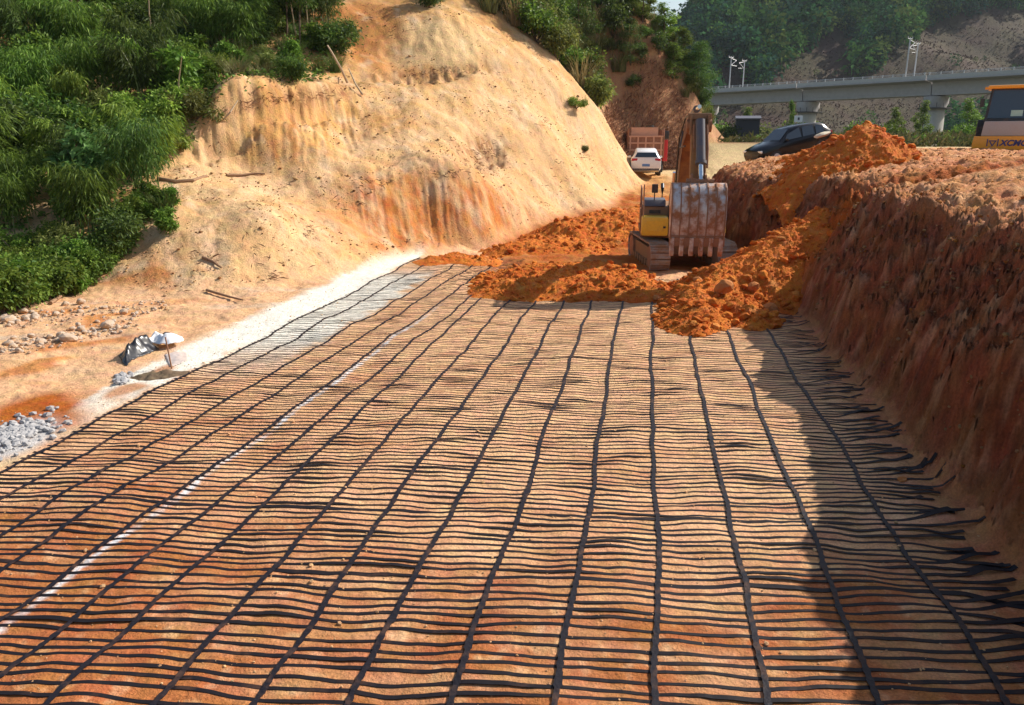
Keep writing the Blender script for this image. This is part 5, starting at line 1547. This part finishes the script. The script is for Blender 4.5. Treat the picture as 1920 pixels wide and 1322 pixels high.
# ------------------------------------------------------------------ road vehicles
def wheel(parent, x, y, r, w, rim_mat=None):
    t = MB()
    prof = [(.62 * r, -w / 2), (.9 * r, -w / 2), (r, -w / 2 + .04), (r, w / 2 - .04), (.9 * r, w / 2), (.62 * r, w / 2)]
    seg = 24
    t.loft([[(x + p[1], y + p[0] * math.cos(2 * PI * k / seg), r + p[0] * math.sin(2 * PI * k / seg)) for k in range(seg)] for p in prof])
    ty = t.build('wheel', M_TYRE, parent, True)
    m = MB().cyl((x - w / 2 * 1.04, y, r), (x + w / 2 * 1.04, y, r), .56 * r, 18)
    m.build('rim', rim_mat or M_GALV, ty, True)
    return ty
def suv(name, loc, rz, paint_m, label, rear_plate=True):
    """front towards -y"""
    root = empty(name, loc, rz, label, 'car')
    W, L = 1.84, 4.55
    def ring(y, hw, zb, zs, zr, hr):
        # half outline: bottom, sill, shoulder, roof
        r = [(-hw * .86, zb), (-hw, zb + .2), (-hw, zs - .08), (-hw * .97, zs), (-hr, zr - .06), (-hr + .1, zr), (hr - .1, zr), (hr, zr - .06), (hw * .97, zs), (hw, zs - .08), (hw, zb + .2), (hw * .86, zb)]
        return [(p[0], y, p[1]) for p in r]
    st = [(-2.27, .72, .34, .68, .74, .60), (-2.15, .86, .24, .80, .88, .74), (-1.5, .92, .22, .94, 1.02, .80), (-1.02, .92, .22, .98, 1.08, .80), (-.25, .92, .22, 1.0, 1.60, .64), (.4, .92, .22, 1.02, 1.66, .64), (1.2, .92, .22, 1.03, 1.62, .63), (1.75, .92, .24, 1.05, 1.55, .62), (2.05, .91, .28, 1.05, 1.42, .62), (2.22, .89, .32, 1.02, 1.08, .76), (2.26, .84, .38, .90, .96, .74)]
    MB().loft([ring(*s_) for s_ in st]).build('body', paint_m, root, True)
    for sx in (-1, 1):
        def q(y, z, hw): return (sx * hw, y, z)
        for y0, y1, zt0, zt1 in ((-.62, .28, 1.36, 1.56), (.36, 1.12, 1.56, 1.55), (1.2, 1.72, 1.53, 1.40)):
            pts = [(y0 - (.18 if y0 < 0 else 0), 1.08), (y1, 1.08), (y1, zt1), (y0 + .1, zt0)]
            out = []
            for (y, z) in pts:
                hw = .905 - (.905 - .665) * (z - 1.02) / .60
                out.append(Vector((sx * (hw + .006), y, z)))
            gl = MB(); vs_ = [gl.bm.verts.new(v) for v in out]; gl.bm.faces.new(vs_); gl.build('side_window', M_GLASS, root)
    ws = MB(); v = [ws.bm.verts.new(c) for c in ((-.72, -.985, 1.13), (.72, -.985, 1.13), (.57, -.32, 1.575), (-.57, -.32, 1.575))]; ws.bm.faces.new(v)
    ws.build('windscreen', M_GLASS, root)
    rw = MB(); v = [rw.bm.verts.new(c) for c in ((-.68, 2.215, 1.13), (.68, 2.215, 1.13), (.55, 2.075, 1.41), (-.55, 2.075, 1.41))]; rw.bm.faces.new(v)
    rw.build('rear_window', M_GLASS, root)
    for sx in (-1, 1):
        MB().box((sx * .70, 2.20, .98), (.36, .12, .17), bev=.03).build('tail_light', M_REDLAMP, root, True)
        MB().box((sx * .66, -2.18, .74), (.34, .12, .14), bev=.04).build('headlight', M_LAMP, root, True)
        MB().box((sx * .99, -.72, 1.10), (.18, .10, .14), bev=.03).build('mirror', paint_m, root, True)
    MB().box((0, 2.275, .66), (.46, .03, .15)).build('number_plate', M_PLATE, root)
    MB().box((0, 2.20, .42), (1.64, .12, .18), bev=.04).build('rear_bumper', M_DGREY, root, True)
    MB().box((0, -2.24, .52), (1.1, .08, .22), bev=.03).build('grille', M_BLACK, root, True)
    for sx in (-1, 1):
        for y in (-1.38, 1.38): wheel(root, sx * .82, y, .35, .24)
    return root
q = at(1211, 327, 50.0)
suv('car', (q[0], 50.5, HZ(q[0], 50.0) + .02), PI - R(10), M_WHITE, 'white hatchback car parked behind the tipper lorry, seen from the rear')
bpy.data.objects['car'].rotation_euler.z = PI + R(-10) - PI  # rear faces the camera: front (-y) must point away
bpy.data.objects['car'].rotation_euler.z = PI - R(8)
q = at(1482, 290, 40.0)
suv('car', (q[0] - .1, 40.0, HZ(q[0], 40.0) + .12), R(-72), M_CARBLK, 'black car half hidden behind the red earth mound')
bpy.data.objects['car.001'].scale = (.92, .92, .94)
bpy.data.objects['car.001'].rotation_euler.x = R(11)
def carheap_h(X, Y):
    X, Y = warp(X, Y, 371, .25)
    a, b, c = at(1436, 306, 35.5), at(1480, 298, 34), at(1535, 276, 31.5)
    return seg_h(X, Y, [a, b, c], .5)
pile('earth_heap', 'low red heap hiding the wheels of the black car', (9.5, 15, 29.5, 38), .06, carheap_h, redsoil, 900, .05, 381)
rock = rock_thing('pale_standin', (13.1, 28.6), .5, 'added cream block standing in for the pale patch by the black car roof', 'stand-in block', None, M_STANDIN, 2)  # block added to stand in for the pale patch at the car roof
qs = at(1543, 252, 28.6); rock.data.transform(Matrix.Diagonal((.62, .4, .25, 1))); rock.rotation_euler = (0, R(-14), 0); qs = at(1543, 252, 27.4); rock.location = (qs[0], 27.4, qs[2] - .06)  # flatten, tilt and place the added stand-in block

def lorry():
    q = at(1211, 318, 57.0)
    root = empty('tipper_lorry', (q[0] + .35, 60.6, HZ(q[0], 57.5) - .25), R(-7), 'red tipper lorry with rusty ribbed tailgate parked under the dry slope', 'lorry')
    # rear towards -y ; tailgate plane at y=-3.6
    W = 1.2
    b = MB()
    b.box((-W + .04, 0, 2.25), (.08, 7.2, 1.9)).box((W - .04, 0, 2.25), (.08, 7.2, 1.9)).box((0, 3.58, 2.4), (2 * W, .08, 2.3)).box((0, 0, 1.34), (2 * W - .18, 7.1, .1))
    for y in np.arange(-3.3, 3.5, .62):
        for sx in (-1, 1): b.box((sx * (W + .03), y, 2.25), (.08, .1, 1.84))
    b.build('tipper_body', M_BED_SHADE, root)
    tg = MB().box((0, -3.62, 2.02), (2 * W, .08, 1.52)).build('tailgate', M_BED_SHADE, root)
    fr = MB()
    for k in range(5): fr.box((-W + .1 + (2 * W - .2) * k / 4, -3.69, 2.02), (.11, .07, 1.5))
    for z in (1.32, 1.80, 2.28, 2.74): fr.box((0, -3.70, z), (2 * W + .04, .08, .10))
    fr.build('rib', M_BED_LIT, tg)
    MB().box((-.1, -3.45, 3.05), (1.9, .1, .62)).build('load_board', M_BED_LIT, root)
    MB().box((-W - .05, -3.66, 2.2), (.08, .14, 2.2)).build('tailgate_post', M_RUST, root)
    MB().box((W + .05, -3.66, 2.0), (.08, .14, 1.5)).build('tailgate_post', M_RUST, root)
    MB().box((0, .6, 1.05), (.9, 8.4, .34)).box((0, -3.3, .85), (2.3, .1, .16)).build('chassis', M_BLACK, root)
    cabz = MB().box((.1, 5.2, 2.05), (2.5, 1.9, 2.5), bev=.12).build('cab', M_RED, root, True)
    MB().box((.1, 6.16, 2.5), (2.1, .03, .9)).build('windscreen', M_GLASS, cabz)
    mi = MB().tube([(1.34, 5.9, 2.9), (1.72, 5.9, 3.0), (1.72, 5.9, 2.4)], .03, 6).build('mirror_arm', M_BLACK, cabz)
    MB().box((1.72, 5.85, 2.7), (.26, .1, .6), bev=.03).build('mirror', M_BLACK, mi)
    MB().box((1.44, -2.6, 1.75), (.36, .6, 1.5), bev=.05).build('side_locker', M_RED, root)
    MB().box((1.46, -2.6, 2.85), (.42, .5, .56), bev=.05).build('air_filter', M_BLACK, root, True)
    MB().box((1.30, -3.0, 2.3), (.1, .1, 2.0)).build('ladder', M_BED_LIT, root)
    for y in (-2.6, -1.25, 5.0):
        for sx in (-1, 1): wheel(root, sx * 1.02, y, .52, .34 if y > 0 else .6, M_RUST)
    for sx in (-1, 1): MB().box((sx * .95, -3.64, 1.12), (.34, .08, .14), bev=.02).build('tail_light', M_REDLAMP, root)
    MB().cyl((.25, -3.3, 3.38), (.25, -3.3, 3.52), .30, 14).build('load_cap', M_BLACK, root, True)
lorry()

def text_mesh(s_, size, name, mat, parent, loc, shear=.0):
    cu = bpy.data.curves.new('lettering', 'FONT'); cu.body = s_; cu.size = size; cu.extrude = .012; cu.offset = .012 * size / .3; cu.shear = shear; cu.space_character = 1.02
    tmp = bpy.data.objects.new('lettering', cu); COL.objects.link(tmp)
    dg = bpy.context.evaluated_depsgraph_get()
    me = bpy.data.meshes.new_from_object(tmp.evaluated_get(dg))
    bpy.data.objects.remove(tmp); bpy.data.curves.remove(cu)
    me.transform(Matrix.Rotation(PI / 2, 4, 'X'))
    me.materials.clear(); me.materials.append(mat)
    o = link_mesh(name, me, None, parent); o.location = loc
    return o
def roller():
    Yr = 33.0
    q = at(1895, 277, Yr); z0 = HZ(q[0], Yr + .8) - .12
    root = empty('road_roller', (q[0], Yr + .3, z0), R(-31), 'orange and grey road roller with a glazed cab standing on the bank top', 'road roller')
    W = 1.26
    zb = 0.12
    bum = MB().prism([(-W, zb), (W, zb), (W + .0, zb + .30), (W - .04, zb + .62), (-W + .04, zb + .62), (-W, zb + .30)], -.35, .55, 'y', .03).build('bumper', M_ORANGE, root, True)
    MB().prism([(-W - .003, zb - .1), (W + .003, zb - .1), (W + .003, zb + .16), (-W - .003, zb + .16)], -.30, .5, 'y', .02).build('lower_skirt', M_RUST, bum, True)
    text_mesh('XCMG', .32, 'lettering', M_BLUE, bum, (-.26, -.36, zb + .24), .25)
    em = MB()
    cx, cz, r = -.52, zb + .36, .17
    for k in range(3):
        a0, a1 = PI / 2 + 2 * PI * k / 3 + PI, PI / 2 + 2 * PI * (k + 1) / 3 + PI
        p = [(cx + r * math.cos(a0), cz + r * math.sin(a0)), (cx + r * math.cos(a1), cz + r * math.sin(a1)), (cx + .55 * r * math.cos(a1), cz + .55 * r * math.sin(a1)), (cx + .55 * r * math.cos(a0), cz + .55 * r * math.sin(a0))]
        em.prism(p, -.372, -.352, 'y')
    for sx in (-1, 1): em.box((cx + sx * .19, -.362, cz + .0), (.04, .02, .30))
    em.build('emblem', M_BLUE, bum)
    MB().prism([(-W + .28, zb + .625), (W - .28, zb + .625), (W - .34, zb + 1.22), (-W + .34, zb + 1.22)], -.28, 1.6, 'y', .04).build('hood', M_HOOD, root, True)
    cz0 = zb + 1.225
    cab = MB()
    for sx in (-1, 1):
        cab.tube([(sx * .92, .35, cz0), (sx * .80, .55, cz0 + 1.32)], .055, 6); cab.tube([(sx * .92, 2.0, cz0), (sx * .80, 1.9, cz0 + 1.32)], .055, 6)
    cab.box((0, 1.2, cz0 + .06), (1.95, 1.75, .12), bev=.02)
    cb = cab.build('cab', M_BLACK, root)
    MB().box((0, 1.2, cz0 + 1.38), (1.95, 1.75, .14), bev=.05).box((-.95, .75, cz0 + 1.36), (.3, .2, .1), bev=.02).build('cab_roof', M_ORANGE, cb, True)
    wn_ = MB()
    def quad(pts): wn_.bm.faces.new([wn_.bm.verts.new(p) for p in pts])
    quad([(-.87, .36, cz0 + .13), (.87, .36, cz0 + .13), (.76, .54, cz0 + 1.30), (-.76, .54, cz0 + 1.30)])
    quad([(-.93, .4, cz0 + .13), (-.81, .58, cz0 + 1.30), (-.81, 1.88, cz0 + 1.30), (-.93, 1.95, cz0 + .13)])
    quad([(.93, .4, cz0 + .13), (.81, .58, cz0 + 1.30), (.81, 1.88, cz0 + 1.30), (.93, 1.95, cz0 + .13)])
    quad([(-.9, 1.99, cz0 + .13), (.9, 1.99, cz0 + .13), (.78, 1.93, cz0 + 1.30), (-.78, 1.93, cz0 + 1.30)])
    wn_.build('window', M_GLASS, cb)
    MB().box((.18, .375, cz0 + .32), (.42, .012, .24), Matrix.Rotation(-.13, 3, 'X')).build('windscreen_card', M_PAPER, cb)
    MB().tube([(-.94, .5, cz0 + 1.1), (-1.12, .2, cz0 + 1.0), (-1.12, .2, cz0 + .6)], .018, 6).box((-1.12, .18, cz0 + .75), (.16, .05, .34), bev=.02).build('mirror', M_BLACK, cb)
    for sx in (-1, 1): wheel(root, sx * .95, 1.1, .72, .5, M_ORANGE)
    MB().cyl((-1.05, 4.0, .72), (1.05, 4.0, .72), .72, 28).build('drum', M_STEEL, root, True)
    MB().box((-1.15, 3.2, .85), (.12, 2.4, .35)).box((1.15, 3.2, .85), (.12, 2.4, .35)).box((0, 2.4, 1.0), (2.4, .3, .5)).build('drum_frame', M_ORANGE, root)
roller()

# ------------------------------------------------------------------ air
def haze():
    mb = MB().box((70, 360, 130), (1300, 800, 290))
    m, nt, out = new_mat('haze')
    v = nt.nodes.new('ShaderNodeVolumePrincipled')
    v.inputs['Color'].default_value = (.78, .86, 1.0, 1)
    v.inputs['Density'].default_value = HAZE
    v.inputs['Anisotropy'].default_value = .2
    nt.links.new(v.outputs[0], out.inputs['Volume'])
    tag(mb.build('haze', m), 'thin blue haze in the air of the valley', None, None, 'stuff')
HAZE = .00010
haze()
